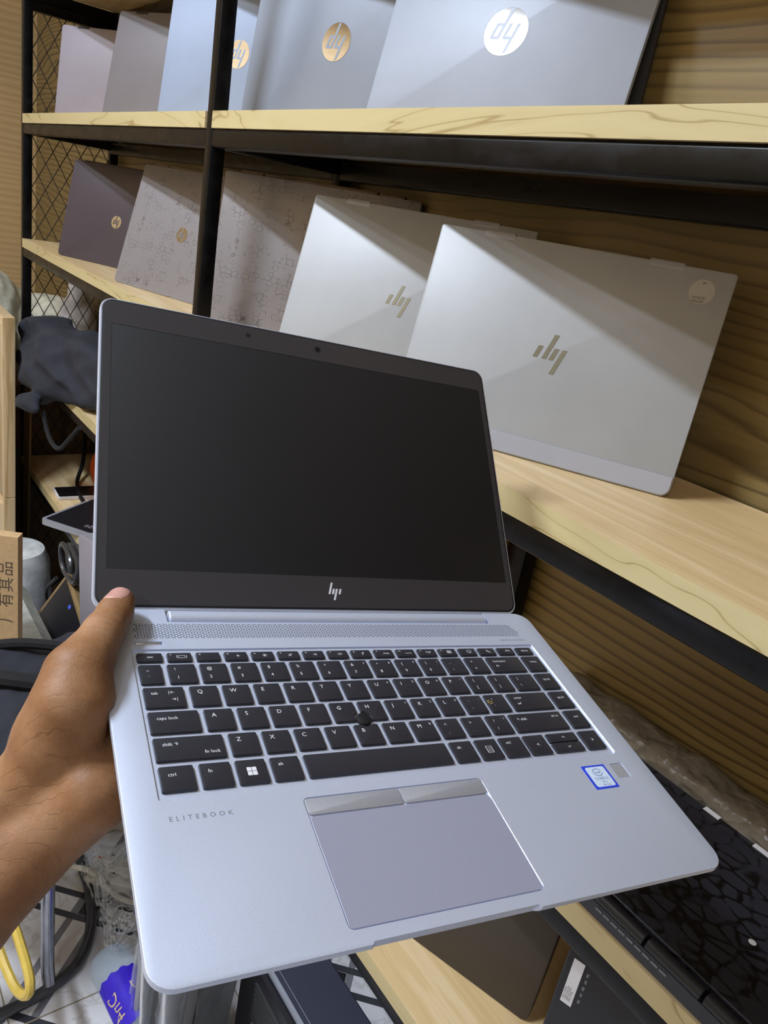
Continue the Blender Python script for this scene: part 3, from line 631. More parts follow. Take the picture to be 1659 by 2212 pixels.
for nm, i in fn:
    x0 = 19.0 + 16.95 * i; y0 = 180.5; y1 = 187.6; cx, cy = x0 + 8.2, 184.0
    if nm in ('esc', 'delete'): b = key(x0, x0 + 14.2, y0, y1, [(nm, C_, -4.3, 2.6)])
    else: b = key(x0, x0 + 14.2, y0, y1, [(nm, 1.5, -2.4, 1.6)] if nm else [])
    if i == 1: seg(b, [(cx - 1.9, cy - 1), (cx + 1.9, cy - 1), (cx + 1.9, cy + 1), (cx - 1.9, cy + 1), (cx - 1.9, cy - 1)]); seg(b, [(cx - 2.8, cy - 1.1), (cx - 2.8, cy + 1.1)]); seg(b, [(cx + 2.8, cy - 1.1), (cx + 2.8, cy + 1.1)])
    if i in (3, 4):
        rr = 0.9 if i == 3 else 1.4
        for k in range(4): a_ = R(45 * k); seg(b, [(cx - rr * math.cos(a_), cy - rr * math.sin(a_)), (cx + rr * math.cos(a_), cy + rr * math.sin(a_))], 0.11)
    if i in (5, 6, 7):
        seg(b, [(cx - 1.2, cy - .4), (cx - .5, cy - .4), (cx + .2, cy - 1.1), (cx + .2, cy + 1.1), (cx - .5, cy + .4), (cx - 1.2, cy + .4), (cx - 1.2, cy - .4)], 0.12)
        if i == 5: seg(b, [(cx - 1.3, cy - 1.2), (cx + 1.3, cy + 1.2)], 0.14)
        if i >= 6: seg(b, [(cx + .7, cy - .4), (cx + .9, cy), (cx + .7, cy + .4)], 0.12)
        if i == 7: seg(b, [(cx + 1.3, cy - .8), (cx + 1.7, cy), (cx + 1.3, cy + .8)], 0.12)
    if i == 8: seg(b, [(cx - .4, cy - .3), (cx - .4, cy + 1.0), (cx + .3, cy + 1.0), (cx + .3, cy - .3), (cx - .4, cy - .3)], 0.12); seg(b, [(cx - 1, cy - 1.2), (cx + 1, cy + 1.2)], 0.12); seg(b, [(cx, cy - .6), (cx, cy - 1.2)], 0.12)
    if i == 9: seg(b, [(cx - 2, cy - .6), (cx - 1, cy - .6), (cx - .8, cy + .6)], 0.14); [b.box(cx + k, cx + k + .7, cy - .7, cy, 0.5, 0.55, 'legend') for k in (-.2, .8, 1.8)]
    if i == 10: add_text(b, 'num lk', cx + .6, cy - .9, 0.53, 1.7, 'legend', 0, 'C')
    if i == 11: seg(b, [(cx, cy - 1.2), (cx, cy + .5)], 0.14); seg(b, [(cx - .8, cy - .2), (cx - 1, cy + .5), (cx - .8, cy + 1.1)], .12); seg(b, [(cx + .8, cy - .2), (cx + 1, cy + .5), (cx + .8, cy + 1.1)], .12); seg(b, [(cx - 1.6, cy - .4), (cx - 1.8, cy + .5), (cx - 1.6, cy + 1.3)], .1); seg(b, [(cx + 1.6, cy - .4), (cx + 1.8, cy + .5), (cx + 1.6, cy + 1.3)], .1)
    if i == 12: [b.box(cx - 1.7 + .9 * p, cx - 1.7 + .9 * p + .65, cy - 1.2 + .7 * q, cy - 1.2 + .7 * q + .45, .5, .55, 'legend') for p in range(4) for q in range(4)]
    if i == 13: seg(b, [(cx - 1.6, cy - .7), (cx + 1.6, cy - .7), (cx + 1.6, cy + 1.1), (cx - 1.6, cy + 1.1), (cx - 1.6, cy - .7)]); seg(b, [(cx - .7, cy - 1.2), (cx + .7, cy - 1.2)])
    if i == 14: seg(b, [(cx - 1.4, cy + 1.1), (cx - .9, cy), (cx + .1, cy - .8), (cx + 1.3, cy - 1.1)], 0.34)
    if i == 15: seg(b, [(cx - 1.6, cy - .5), (cx - 1.2, cy + .3), (cx, cy + .5), (cx + 1.2, cy + .3), (cx + 1.6, cy - .5)], 0.34)
    put(b)
H = 15.2
def row(y0, items):
    for x0, x1, legs in items: put(key(x0, x1, y0, y0 + H, legs))
nums = [('!', '1', ''), ('@', '2', ''), ('#', '3', ''), ('$', '4', ''), ('%', '5', ''), ('^', '6', ''), ('&', '7', '7'), ('*', '8', '8'), ('(', '9', '9'), (')', '0', '/'), ('_', '-', ''), ('+', '=', '')]
it = [(18.8, 31.3, [('~', 3.6, -6.0, 3.2), ('`', 4.2, -11.5, 3.2)])]
for i, (a_, c_, e_) in enumerate(nums):
    x0 = 34.5 + 18.62 * i; L_ = [(a_, 3.6, -5.2, 3.2), (c_, 4.2, -11.8, 3.3)]
    if e_: L_.append((e_, -2.0, -4.0, 2.4))
    it.append((x0, x0 + 15.9, L_))
it += [(258.0, 287.0, [('backspace', 4.2, -5.2, 2.7), ('\u2190', 4.2, -10.2, 3.6)]), (290.0, 305.5, [('home', C_, -6.6, 2.6)])]
row(162.7, it)
q = 'QWERTYUIOP'; ex = {'U': '4', 'I': '5', 'O': '6', 'P': '*'}
it = [(18.8, 40.6, [('tab', 3.8, -5.6, 2.9), ('|\u2190', -5.6, -5.2, 3.0), ('\u2192|', -4.4, -10.4, 3.0)])]
for i, ch in enumerate(q): it.append((43.9 + 18.65 * i, 59.8 + 18.65 * i, [(ch, 3.8, -5.8, 3.9)] + ([(ex[ch], -2.0, -4.0, 2.5)] if ch in ex else [])))
for i, (a_, c_) in ((10, ('{', '[')), (11, ('}', ']'))): it.append((43.9 + 18.65 * i, 59.8 + 18.65 * i, [(a_, 4.2, -5.2, 3.1), (c_, 4.4, -11.6, 3.1)]))
it += [(267.7, 287.0, [('|', 4.4, -5.2, 3.1), ('\\', 4.2, -11.4, 3.1)]), (290.0, 305.5, [('pg up', C_, -6.6, 2.6)])]
row(144.7, it)
q = 'ASDFGHJKL'; ex = {'J': '1', 'K': '2', 'L': '3'}
it = [(18.8, 45.4, [('caps lock', 4.0, -6.0, 3.0)])]
for i, ch in enumerate(q): it.append((48.4 + 18.65 * i, 64.3 + 18.65 * i, [(ch, 3.8, -5.8, 3.9)] + ([(ex[ch], -2.0, -4.0, 2.5)] if ch in ex else [])))
it += [(216.25, 232.15, [(':', 4.4, -5.4, 3.1), (';', 4.4, -11.4, 3.1), ('-', -2.2, -4.0, 2.4)]), (234.9, 250.8, [('"', 4.4, -6.0, 3.1), ("'", 4.4, -11.6, 3.1)])]
it += [(253.9, 287.0, [('enter', 4.2, -5.2, 2.9), ('\u21b5', 4.2, -10.6, 3.6)]), (290.3, 305.6, [('pg dn', C_, -6.6, 2.6)])]
row(126.7, it)
q = 'ZXCVBNM'; it = [(18.8, 54.8, [('shift \u2191', 4.2, -5.8, 3.0), ('fn lock', -3.0, -12.0, 3.0)])]
for i, ch in enumerate(q): it.append((57.9 + 18.65 * i, 73.7 + 18.65 * i, [(ch, 3.8, -5.8, 3.9)] + ([('0', -2.0, -4.0, 2.5)] if ch == 'M' else [])))
for i, (a_, c_, e_) in enumerate((('<', ',', ''), ('>', '.', '.'), ('?', '/', '+'))):
    it.append((57.9 + 18.65 * (7 + i), 73.7 + 18.65 * (7 + i), [(a_, 4.2, -5.6, 3.1), (c_, 4.4, -11.8, 3.1)] + ([(e_, -2.0, -4.0, 2.3)] if e_ else [])))
it += [(244.3, 287.2, [('\u2191 shift', 4.4, -5.8, 2.9), ('prt sc', -3.0, -4.6, 2.6)]), (290.8, 306.0, [('end', C_, -6.6, 2.6)])]
row(108.6, it)
it = [(18.8, 35.9, [('ctrl', 4.0, -6.4, 3.0)]), (38.7, 54.7, [('fn', 4.0, -6.0, 3.0)]), (76.0, 92.0, [('alt', 3.8, -5.6, 2.9)]), (95.0, 185.5, []), (188.5, 204.1, [('alt', 3.8, -5.6, 2.9)]),
      (224.9, 241.8, [('ctrl', 3.8, -5.2, 2.8)]), (244.0, 260.1, [('<', C_, -9.2, 4.2)]), (290.1, 305.3, [('>', C_, -9.2, 4.2)])]
row(90.2, it)
b = key(57.3, 73.3, 90.2, 90.2 + H, [])
for p, q_ in ((0, 0), (1, 0), (0, 1), (1, 1)):
    x_, y_ = 62.4 + p * 2.7, 95.2 + q_ * 2.7; b.poly([(x_, y_), (x_ + 2.4, y_), (x_ + 2.4, y_ + 2.4), (x_, y_ + 2.4)], 0.5, 0.54, 'legend')
put(b)
b = key(206.8, 222.4, 90.2, 90.2 + H, []); cx, cy = 214.4, 97.4
seg(b, [(cx - 2, cy - 2.4), (cx + 2, cy - 2.4), (cx + 2, cy + 2.4), (cx - 2, cy + 2.4), (cx - 2, cy - 2.4)], 0.2)
for k in (-1.2, 0, 1.2): seg(b, [(cx - 1.1, cy + k), (cx + 1.1, cy + k)], 0.16)
put(b)
for y0_, ch in ((98.1, 1), (90.2, -1)):
    b = key(262.9, 286.8, y0_, y0_ + 7.3, []); cx, cy = 275.4, y0_ + 3.6
    seg(b, [(cx - 1.2, cy - .6 * ch), (cx, cy + .6 * ch), (cx + 1.2, cy - .6 * ch)], 0.2); put(b)
b = LB(); b.lathe([(4.9, -1.1), (4.9, -0.4), (4.6, 0.2), (4.3, 0.9), (3.2, 1.3), (0.1, 1.45)], 'rubber', 32, (tp[0], tp[1], 0))
for k in range(3):
    for j in range(1 if k == 0 else 7 * k):
        a_ = 2 * math.pi * j / max(1, 7 * k); rr = 1.5 * k; b.lathe([(0.32, 0), (0.2, 0.35)], 'soft_black', 6, (tp[0] + rr * math.cos(a_), tp[1] + rr * math.sin(a_), 1.35 - 0.05 * k))
b.build('pointing_stick', lap)
# debris flake on the quote key
b = LB()
for k in range(7): a_ = k * 0.9; b.box(236.5 + 1.8 * math.sin(a_ * 2.3), 237.3 + 1.8 * math.sin(a_ * 2.3), 133.5 + 0.8 * k * 0.6, 134 + 0.8 * k * 0.6, 0.5, 0.75, 'yellow')
fl = b.build('paper_flake'); fl.matrix_world = LM; tag(fl, 'tiny yellow flake of debris lying on the black keys', 'debris')
# hinge barrel and lid ---------------------------------------------
b = LB(); b.xf = b.xf @ T(43, 222.2, -3.4) @ Matrix.Rotation(R(90), 4, 'Y')
b.loft(rect(-5.0, -5.6, 5.0, 5.6, 4.8, 8), [(0, 0.6), (0.6, 0), (239.4, 0), (240, 0.6)], 'silver'); b.build('hinge_barrel', lap)
la = 0.687; LO = Vector((0, 235.6, -4.7))
LIDM = T(*LO) @ Matrix.Rotation(la, 4, 'X')     # lid frame: x width, y up the lid, z towards the viewer
def LL(): b = MB(); b.xf = Matrix.Scale(K, 4) @ LIDM; return b
b = LL(); b.loft(rect(0, -1.5, 326, 219.4, 9, 8), [(-6.2, 2.0), (-5.6, 0.4), (-4.6, 0), (-0.9, 0), (-0.5, 0.25), (-0.5, 1.2)], 'silver'); b.build('lid', lap)
b = LL(); b.loft(rect(1.2, 0.2, 324.8, 218.4, 8, 8), [(-0.7, 0), (-0.15, 0), (0.0, 0.35)], 'rubber'); b.build('lid_gasket', lap)
def ringmesh(b, fo, fi, z0, z1, m):
    o1, i1 = fo(0), fi(0); n_ = len(o1); vs = [(x, y, z1) for x, y in o1] + [(x, y, z1) for x, y in i1] + [(x, y, z0) for x, y in i1] + [(x, y, z0) for x, y in o1]
    fs = []
    for i in range(n_):
        j = (i + 1) % n_; fs += [(i, j, n_ + j, n_ + i), (n_ + i, n_ + j, 2 * n_ + j, 2 * n_ + i), (3 * n_ + i, 3 * n_ + j, j, i)]
    b.add(vs, fs, m)
b = LL(); ringmesh(b, rect(2.6, 1.6, 323.4, 217.0, 7, 8), rect(7.6, 24.2, 319.2, 199.2, 0.3, 8), -1.2, 0.12, 'bezel'); bez = b.build('screen_bezel', lap)
b = LL(); b.box(7.0, 319.8, 23.6, 199.8, -1.4, -0.75, 'lcd')
b.build('screen', lap)
b = LL(); bars_logo(b, 163.9, 13.4, 12.6, 0.12, 0.2, 'legend'); b.build('logo', bez)
b = LL(); ringmesh(b, rect(145.4, 204.8, 182.6, 213.6, 4.3, 6), rect(145.9, 205.3, 182.1, 213.1, 3.9, 6), 0.0, 0.2, 'groove')
b.lathe([(2.6, 0), (2.6, 0.25), (2.2, 0.3), (1.0, 0.22)], 'rubber', 24, (163.7, 209.2, 0)); b.lathe([(1.2, 0), (1.2, 0.3), (0.4, 0.4)], 'lens', 16, (163.7, 209.2, 0))
b.build('webcam', bez)
b = LL(); b.lathe([(1.9, 0), (1.9, 0.2), (1.6, 0.24)], 'rubber', 20, (106.3, 210.2, 0)); b.build('light_sensor', bez)
# ================================================================== THE PERSON: left hand and forearm
hand = [((-29.5, 143.7, -50), (-87.7, 132.0, -97.4), 20.5, 27), ((-13.2, 127.0, -51.7), (-62.2, 103.6, -95.6), 20, 25),
        ((-18.7, 152.5, -24.8), (-29.5, 143.7, -50), 23.5, 20.5), ((-15.9, 156.5, -6.5), (-18.7, 152.5, -24.8), 20.5, 23.5),
        ((-13.7, 169.4, 3.1), (-15.9, 156.5, -6.5), 16.5, 20.5), ((-6.8, 182.2, 5.4), (-13.7, 169.4, 3.1), 12.6, 16.5),
        ((0.7, 196.6, 7.6), (-6.8, 182.2, 5.4), 10.9, 12.6), ((8.5, 212.0, 9.6), (0.7, 196.6, 7.6), 9.2, 10.9), ((12.6, 221.8, 10.6), (8.5, 212.0, 9.6), 8.2, 9.2),
        ((-3.7, 124.9, -39.2), (-13.2, 127.0, -51.7), 19.5, 20), ((-3.7, 124.9, -37), (30, 145, -30), 17, 12),
        ((-18.7, 152.5, -30), (30, 180, -31), 16, 12.5), ((-20, 165, -28), (40, 203, -30), 14, 11.5), ((0, 150, -34), (45, 165, -29.5), 15, 11.5),
        ((-87.7, 132.0, -97.4), (-212, 76, -212), 27, 37), ((-62.2, 103.6, -95.6), (-205, 62, -215), 25, 35)]
fingers = [[(40, 203, -29.5), (80, 211, -29), (104, 213, -25.5), (122, 213, -22.6)], [(47, 184, -29), (92, 188, -29.5), (118, 190, -25.5), (138, 190, -22.6)],
           [(47, 165, -28.5), (88, 166, -29), (112, 167, -25), (131, 167, -22.6)], [(40, 147, -28), (72, 145, -28), (91, 145, -24), (107, 145, -22)]]
fr = [(10.6, 9.3, 8.2, 7.3), (10.8, 9.5, 8.4, 7.4), (10.4, 9.2, 8.0, 7.2), (9.6, 8.2, 7.2, 6.6)]
def hand_sdf(P):
    d = None
    for a_, c_, ra, rb in hand:
        e_ = cone(P, a_, c_, ra, rb); d = e_ if d is None else smin(d, e_, 6.0)
    fd = None
    for ch, rr in zip(fingers, fr):
        f_ = None
        for i in range(3):
            e_ = cone(P, ch[i], ch[i + 1], rr[i], rr[i + 1]); f_ = e_ if f_ is None else smin(f_, e_, 2.5)
        fd = f_ if fd is None else np.minimum(fd, f_)
    d = smin(d, fd, 5.0)
    # tendons of the wrist and forearm
    for a_, c_ in (((-24, 141, -33), (-78, 118, -76)), ((-13, 132, -33), (-66, 108, -74))):
        d = smin(d, cone(P, a_, c_, 3.0, 4.5) + 0.6, 4.0)
    # fold between thenar and heel
    d = -smin(-d, cone(P, (14, 138, -24), (-22, 131, -29), 2.0, 0.6) + 0.0, 3.0) if True else d
    # knuckle creases on the thumb
    for yy, dep in ((196.0, 0.35), (199.0, 0.3), (193.2, 0.3), (176, 0.35), (170, 0.3)):
        t = (P[..., 1] - yy) + (P[..., 0]) * 0.45 - 0.3; d = d + dep * np.exp(-(t / 0.7) ** 2) * (P[..., 2] > 4)
    # keep clear of the laptop it holds
    q = np.stack([-P[..., 0], P[..., 1] - 228.0, P[..., 2] - 0.15, -15.2 - P[..., 2]], -1).max(-1)
    lid = P - np.array([0, 235.6, -4.7]); ln = -lid[..., 1] * math.sin(la) + lid[..., 2] * math.cos(la)
    u_ = lid[..., 1] * math.cos(la) + lid[..., 2] * math.sin(la)
    q2 = np.stack([-P[..., 0], -2 - u_, ln - 0.35, -7 - ln], -1).max(-1)
    return np.maximum(d, -np.minimum(q, q2))
LMK = LM @ Matrix.Scale(K, 4)
person = soft('person', hand_sdf, (-256, 20, -258), (152, 236, 30), 1.3, 'skin')
for v in person.data.vertices: v.co = v.co * K
person.matrix_world = LM
tag(person, 'left forearm and hand of a person gripping the open silver laptop by its rear corner', 'person')
# thumb nail
def nail():
    c = np.array([11.4, 219.6, 10.4]); ax = np.array([0.39, 0.90, 0.18]); ax /= np.linalg.norm(ax)
    view = np.array([-74.4, -152.4, 303.3]) - c; view /= np.linalg.norm(view)
    dor = view + np.array([-0.38, 0.15, 0.0]); dor -= ax * (dor @ ax); dor /= np.linalg.norm(dor); sd = np.cross(ax, dor)
    nu, nv = 15, 17; vs = []; 
    for i in range(nu):
        for j in range(nv):
            u_ = i / (nu - 1) * 2 - 1; v_ = j / (nv - 1) * 2 - 1
            # map square to a superellipse
            U_ = u_ * math.sqrt(1 - v_ * v_ / 2) ; V_ = v_ * math.sqrt(1 - u_ * u_ / 2)
            U_ = u_ * 0.45 + U_ * 0.55; V_ = v_ * 0.45 + V_ * 0.55
            p0 = c + sd * (U_ * 6.6) + ax * (V_ * 7.2 + 1.0); t = 16.0
            for _ in range(60):
                q = p0 + dor * t; dd = float(hand_sdf(q[None, :])[0])
                if dd < 0.32: break
                t -= max(0.05, (dd - 0.3) * 0.8)
            edge = max(abs(u_), abs(v_)); vs.append(tuple((p0 + dor * (t - (0.35 if edge > 0.99 else 0.0))) * K))
    fs = [(i * nv + j, (i + 1) * nv + j, (i + 1) * nv + j + 1, i * nv + j + 1) for i in range(nu - 1) for j in range(nv - 1)]
    b = MB(); b.add(vs, fs, 'nail'); o = b.build('fingernail', person, angle=80); o['label'] = 'pink thumb nail'
nail()
# ================================================================== THINGS AROUND THE SHELVES
def nz(P, f, a, seed=0):
    x, y, z = P[..., 0] * f + seed, P[..., 1] * f + seed * 1.7, P[..., 2] * f - seed
    return a * (np.sin(x + 1.3 * np.sin(y * 0.9)) * np.cos(y * 1.1 + np.sin(z * 1.3)) + 0.5 * np.sin(2.3 * z + 1.7 * x) * np.cos(1.9 * y - z))
def ell(P, c, r):
    q = (P - np.array(c)) / np.array(r); k = np.linalg.norm(q, axis=-1); return (k - 1) * min(r)
def rbox(P, c, h, r):
    q = np.abs(P - np.array(c)) - (np.array(h) - r); return np.linalg.norm(np.maximum(q, 0), axis=-1) + np.minimum(q.max(-1), 0) - r
def softw(name, fn, lo, hi, st, m, **k):
    o = soft(name, fn, lo, hi, st, m); return tag(o, **k) if k else o
def spline(pts, n=8):
    P = [Vector(p) for p in pts]; P = [P[0] * 2 - P[1]] + P + [P[-1] * 2 - P[-2]]; out = []
    for i in range(1, len(P) - 2):
        for k in range(n):
            t = k / n; a, b_, c, d = P[i - 1:i + 3]
            out.append(0.5 * ((2 * b_) + (c - a) * t + (2 * a - 5 * b_ + 4 * c - d) * t * t + (3 * b_ - a - 3 * c + d) * t ** 3))
    out.append(P[-2]); return [tuple(p) for p in out]
def cable(name, pts, r, m, label, cat, n=8):
    b = MB(); b.tube(spline(pts, n), r, m, 8); return tag(b.build(name), label, cat)
# back post behind the shelves
b = MB(); b.loft(rect(-0.668, WY - 0.035, -0.632, WY - 0.008, 0.003, 2), [(ZS[3] + 0.0, 0), (ZS[2] - 0.0605, 0)], 'steel'); U(b, 'back_post')
# black cracked laptop lying on the third shelf
z3 = ZS[3]
softw('bubble_wrap', lambda P: rbox(P, (-0.22, 0.767, z3 + 0.022), (0.30, 0.027, 0.0215), 0.012) + nz(P, 60, 0.003) + nz(P, 190, 0.0012, 2), (-0.56, 0.70, z3 - 0.004), (0.10, 0.797, z3 + 0.062), 0.0045, 'bubblewrap',
      label='crumpled bubble wrap between the wooden wall and the black laptop', cat='bubble wrap')
blk = empty('laptop', T(-0.475, 0.5265, z3 + 0.0005), 'closed black laptop with a cracked lid lying flat on a shelf', 'laptop')
b = MB(); b.loft(rect(0, 0.002, 0.375, 0.210, 0.008, 5), [(0.0, 0.004), (0.003, 0), (0.018, 0)], 'soft_black')
b.build('base', blk)
b = MB(); b.loft(rect(0.0, 0.0155, 0.375, 0.210, 0.008, 5), [(0.0185, 0), (0.0255, 0), (0.0265, 0.001)], 'crazed_black'); b.build('lid', blk)
for a, c in ((0.02, 0.262), (0.265, 0.318), (0.321, 0.36)):
    b = MB(); b.xf = T(0, 0.0085, 0.0195) @ Matrix.Rotation(R(90), 4, 'Y'); b.loft(rect(-0.0068, -0.006, 0.0068, 0.006, 0.0058, 6), [(a, 0.0005), (a + 0.0005, 0), (c - 0.0005, 0), (c, 0.0005)], 'soft_black'); b.build('hinge', blk)
b = MB()
for i in range(9): b.box(0.215 + i * 0.0085, 0.2218 + i * 0.0085, 0.0012, 0.0022, 0.0125, 0.0145, 'print')
b.build('vent', blk)
b = MB(); b.lathe([(0.0034, 0.0265), (0.0025, 0.0268)], 'sticker_clear', 14, (0.312, 0.09, 0)); b.build('worn_spot', blk)
for k, x in enumerate((0.19, 0.247)):
    b = MB(); b.box(x, x + 0.018, 0.204, 0.2105, 0.0262, 0.0272, 'sack_white'); b.build('torn_tape', blk)
# orange bags
softw('plastic_bag', lambda P: rbox(P, (-0.82, 0.735, -0.40), (0.125, 0.026, 0.112), 0.02) + nz(P, 26, 0.007), (-0.97, 0.69, z3 - 0.006), (-0.68, 0.79, -0.27), 0.006, 'orange', label='orange plastic bag behind the held laptop under the middle shelf', cat='bag')
z4 = ZS[4]
softw('plastic_bag', lambda P: np.maximum(rbox(P, (-2.10, 0.715, z4 + 0.055), (0.17, 0.05, 0.056), 0.02) + nz(P, 24, 0.008, 3), z4 + 0.001 - P[..., 2]), (-2.30, 0.64, z4 - 0.004), (-1.90, 0.785, z4 + 0.13), 0.007, 'orange', label='orange bag standing on the shelf behind the small black phone', cat='bag')
cable('power_cable', [(-2.50, 0.70, z4 + 0.16), (-2.42, 0.69, z4 + 0.10), (-2.33, 0.66, z4 + 0.045), (-2.24, 0.62, z4 + 0.012), (-2.1, 0.6, z4 + 0.008), (-2.0, 0.62, z4 + 0.008)], 0.006, 'cable', 'black cable trailing over the lower left shelf beside the orange bag', 'cable')
car = MB(); car.bbox(-2.20, -1.75, 0.768, 0.792, z4 + 0.001, z4 + 0.30, 0.004, 'soft_black'); tag(car.build('dark_slab'), 'black slab added at the dark back of the lower left shelf', 'dark_slab')  # plain black slab added in place of unclear dark stuff and darkness here
# phone
ph = empty('smartphone', T(-2.222, 0.546, z4 + 0.0005) @ Matrix.Rotation(R(-3), 4, 'Z'), 'small phone with black screen and white rim on the lower left shelf', 'phone')
b = MB(); b.loft(rect(0, 0, 0.082, 0.150, 0.008, 5), [(0, 0.001), (0.001, 0), (0.009, 0), (0.0095, 0.0006)], 'sack_white'); b.build('case', ph)
b = MB(); b.loft(rect(0.0035, 0.004, 0.0785, 0.146, 0.004, 4), [(0.0094, 0), (0.0102, 0)], 'lcd'); b.build('screen', ph)
# open slab: black laptop overhanging the shelf edge
sl = empty('laptop', T(-1.98, 0.458, z4 + 0.0008) @ Matrix.Rotation(R(35), 4, 'Z'), 'black laptop with silver rim overhanging the lower left shelf edge', 'laptop')
b = MB(); b.loft(rect(0, 0, 0.30, 0.205, 0.01, 5), [(0, 0.004), (0.003, 0), (0.012, 0)], 'lid_strip'); b.build('base', sl)
b = MB(); b.loft(rect(0, 0, 0.30, 0.205, 0.01, 5), [(0.0125, 0), (0.018, 0)], 'lid_strip'); b.loft(rect(0.008, 0.008, 0.292, 0.197, 0.006, 4), [(0.0178, 0), (0.0186, 0.0004)], 'soft_black'); b.build('lid', sl)
b = MB(); add_text(b, 'ab6', 0.11, 0.03, 0.0189, 0.03, 'lid_strip'); b.build('worn_lettering', sl)
# tall silver computer case leaning left of the held laptop
sv = empty('computer_case', T(-1.605, 0.475, FZ + 0.03) @ Matrix.Rotation(R(10), 4, 'Z') @ Matrix.Rotation(R(-5.5), 4, 'Y'), 'tall pale silver case standing on the floor just left of the held laptop', 'computer')
FRM = Matrix(((1, 0, 0, 0), (0, 0, -1, 0), (0, 1, 0, 0), (0, 0, 0, 1)))
b = MB(); b.xf = FRM; b.loft(rect(0, 0, 0.34, 0.585, 0.014, 5), [(-0.006, 0.001), (-0.005, 0), (-0.0006, 0), (0, 0.0012)], 'lid_lilac'); b.build('front_panel', sv)
b = MB(); b.xf = FRM; b.loft(rect(0, 0, 0.34, 0.585, 0.014, 5), [(-0.030, 0.004), (-0.027, 0), (-0.0065, 0)], 'lid_strip'); b.build('rear_shell', sv)
# black switch slab and coil
sw = empty('router', T(-1.835, 0.49, -0.955) @ Matrix.Rotation(R(24), 4, 'Y') @ Matrix.Rotation(R(-20), 4, 'X'), 'black router with beige side and a blue light below the shelf', 'router')
b = MB(); b.bbox(0, 0.25, 0, 0.03, -0.20, 0, 0.004, 'card_dark'); b.build('casing', sw)
b = MB(); b.box(0.012, 0.24, -0.001, 0.0005, -0.16, -0.012, 'soft_black'); b.build('front_panel', sw)
b = MB(); b.box(0.085, 0.095, -0.002, 0, -0.035, -0.025, 'led'); b.build('indicator_light', sw)
coil = []
for k in range(60):
    a_ = k / 60 * 2 * math.pi * 2.6; coil.append((-1.83 + 0.062 * math.cos(a_) + 0.0004 * k, 0.50 + 0.0006 * k - 0.02, -0.905 + 0.045 * math.sin(a_) - 0.02 + 0.004 * math.sin(a_ * 3)))
b = MB(); b.tube(coil, 0.0065, 'tubedark', 8); tag(b.build('cable_coil'), 'coiled grey cable hanging in front of the lower left shelf rail', 'cable')
cable('black_cable', [(-1.86, 0.47, -0.98), (-1.96, 0.47, -1.08), (-1.90, 0.48, -1.20), (-1.98, 0.47, -1.30), (-2.02, 0.46, FZ + 0.008)], 0.005, 'cable', 'black cable dropping to the floor beside the foam roll', 'cable')
# navy bag hanging over the third shelf
def bagf(P):
    c_, s_ = math.cos(R(9)), math.sin(R(9)); X = P[..., 0] + 1.985; Y = P[..., 1] - 0.57
    Q = np.stack([X * c_ + Y * s_, -X * s_ + Y * c_, P[..., 2]], -1)
    d = smin(rbox(Q, (0, 0, -0.462), (0.315, 0.070, 0.085), 0.035), ell(Q, (-0.13, -0.06, -0.51), (0.15, 0.05, 0.085)), 0.05)
    d = smin(d, ell(Q, (-0.08, -0.115, -0.575), (0.10, 0.028, 0.03)), 0.02)
    fold = 0.010 * np.abs(np.sin(Q[..., 0] * 19 + 2.2 * np.sin(Q[..., 2] * 26))) + 0.006 * np.abs(np.sin(Q[..., 2] * 38 - Q[..., 0] * 22))
    d = d + nz(P, 22, 0.006, 1) + fold
    return np.where((P[..., 1] > D - 0.006) & (P[..., 2] < ZS[3] + 0.002), 0.01, d)
softw('shoulder_bag', bagf, (-2.42, 0.36, -0.68), (-1.62, 0.74, -0.34), 0.008, 'cloth_navy', label='dark navy fabric bag slumped over the third shelf at the left', cat='bag')
cable('bag_strap', [(-2.02, 0.47, -0.585), (-1.97, 0.475, -0.64), (-1.90, 0.48, -0.645), (-1.84, 0.49, -0.60), (-1.80, 0.50, -0.56)], 0.006, 'cloth_black', 'black strap loop dangling under the navy bag', 'strap')
# sacks seen through the mesh panel
b = MB(); b.bbox(-3.2, -2.60, 0.34, 0.79, FZ, -0.66, 0.006, 'cab'); b.box(-3.19, -2.61, 0.336, 0.341, FZ + 0.05, -0.70, 'cab'); tag(b.build('storage_chest'), 'brown wooden chest behind the mesh panel', 'chest')
sk = [((-2.86, 0.46, -0.50), (0.20, 0.15, 0.16), 'sack', 'pale sack slumped against the left post outside the mesh panel'),
      ((-2.84, 0.68, -0.535), (0.15, 0.12, 0.125), 'sack', 'folded beige sack seen through the diamond mesh'),
      ]
for i, (c, r_, m_, lb) in enumerate(sk):
    softw('sack', lambda P, c=c, r_=r_, i=i: np.maximum(ell(P, c, r_) + nz(P, 18, 0.012, i * 2.1) + nz(P, 45, 0.004, i), -0.658 - P[..., 2]), (c[0] - .27, c[1] - .2, -0.70), (c[0] + .27, min(c[1] + .2, 0.79), c[2] + .22), 0.010, m_, label=lb, cat='sack')
softw('white_bag', lambda P: np.maximum(ell(P, (-2.70, 0.735, -0.50), (0.07, 0.055, 0.16)) + nz(P, 30, 0.006, 4), -0.658 - P[..., 2]), (-2.8, 0.66, -0.68), (-2.61, 0.796, -0.32), 0.008, 'sack_white', label='white cloth bag behind the mesh beside the beige sack', cat='bag')
softw('brown_cloth', lambda P: np.maximum(ell(P, (-2.66, 0.655, -0.60), (0.045, 0.09, 0.075)) + nz(P, 50, 0.007, 4), -0.658 - P[..., 2]), (-2.73, 0.54, -0.68), (-2.595, 0.77, -0.48), 0.007, 'corduroy', label='crumpled dark brown cloth in front of the sacks behind the mesh', cat='cloth')
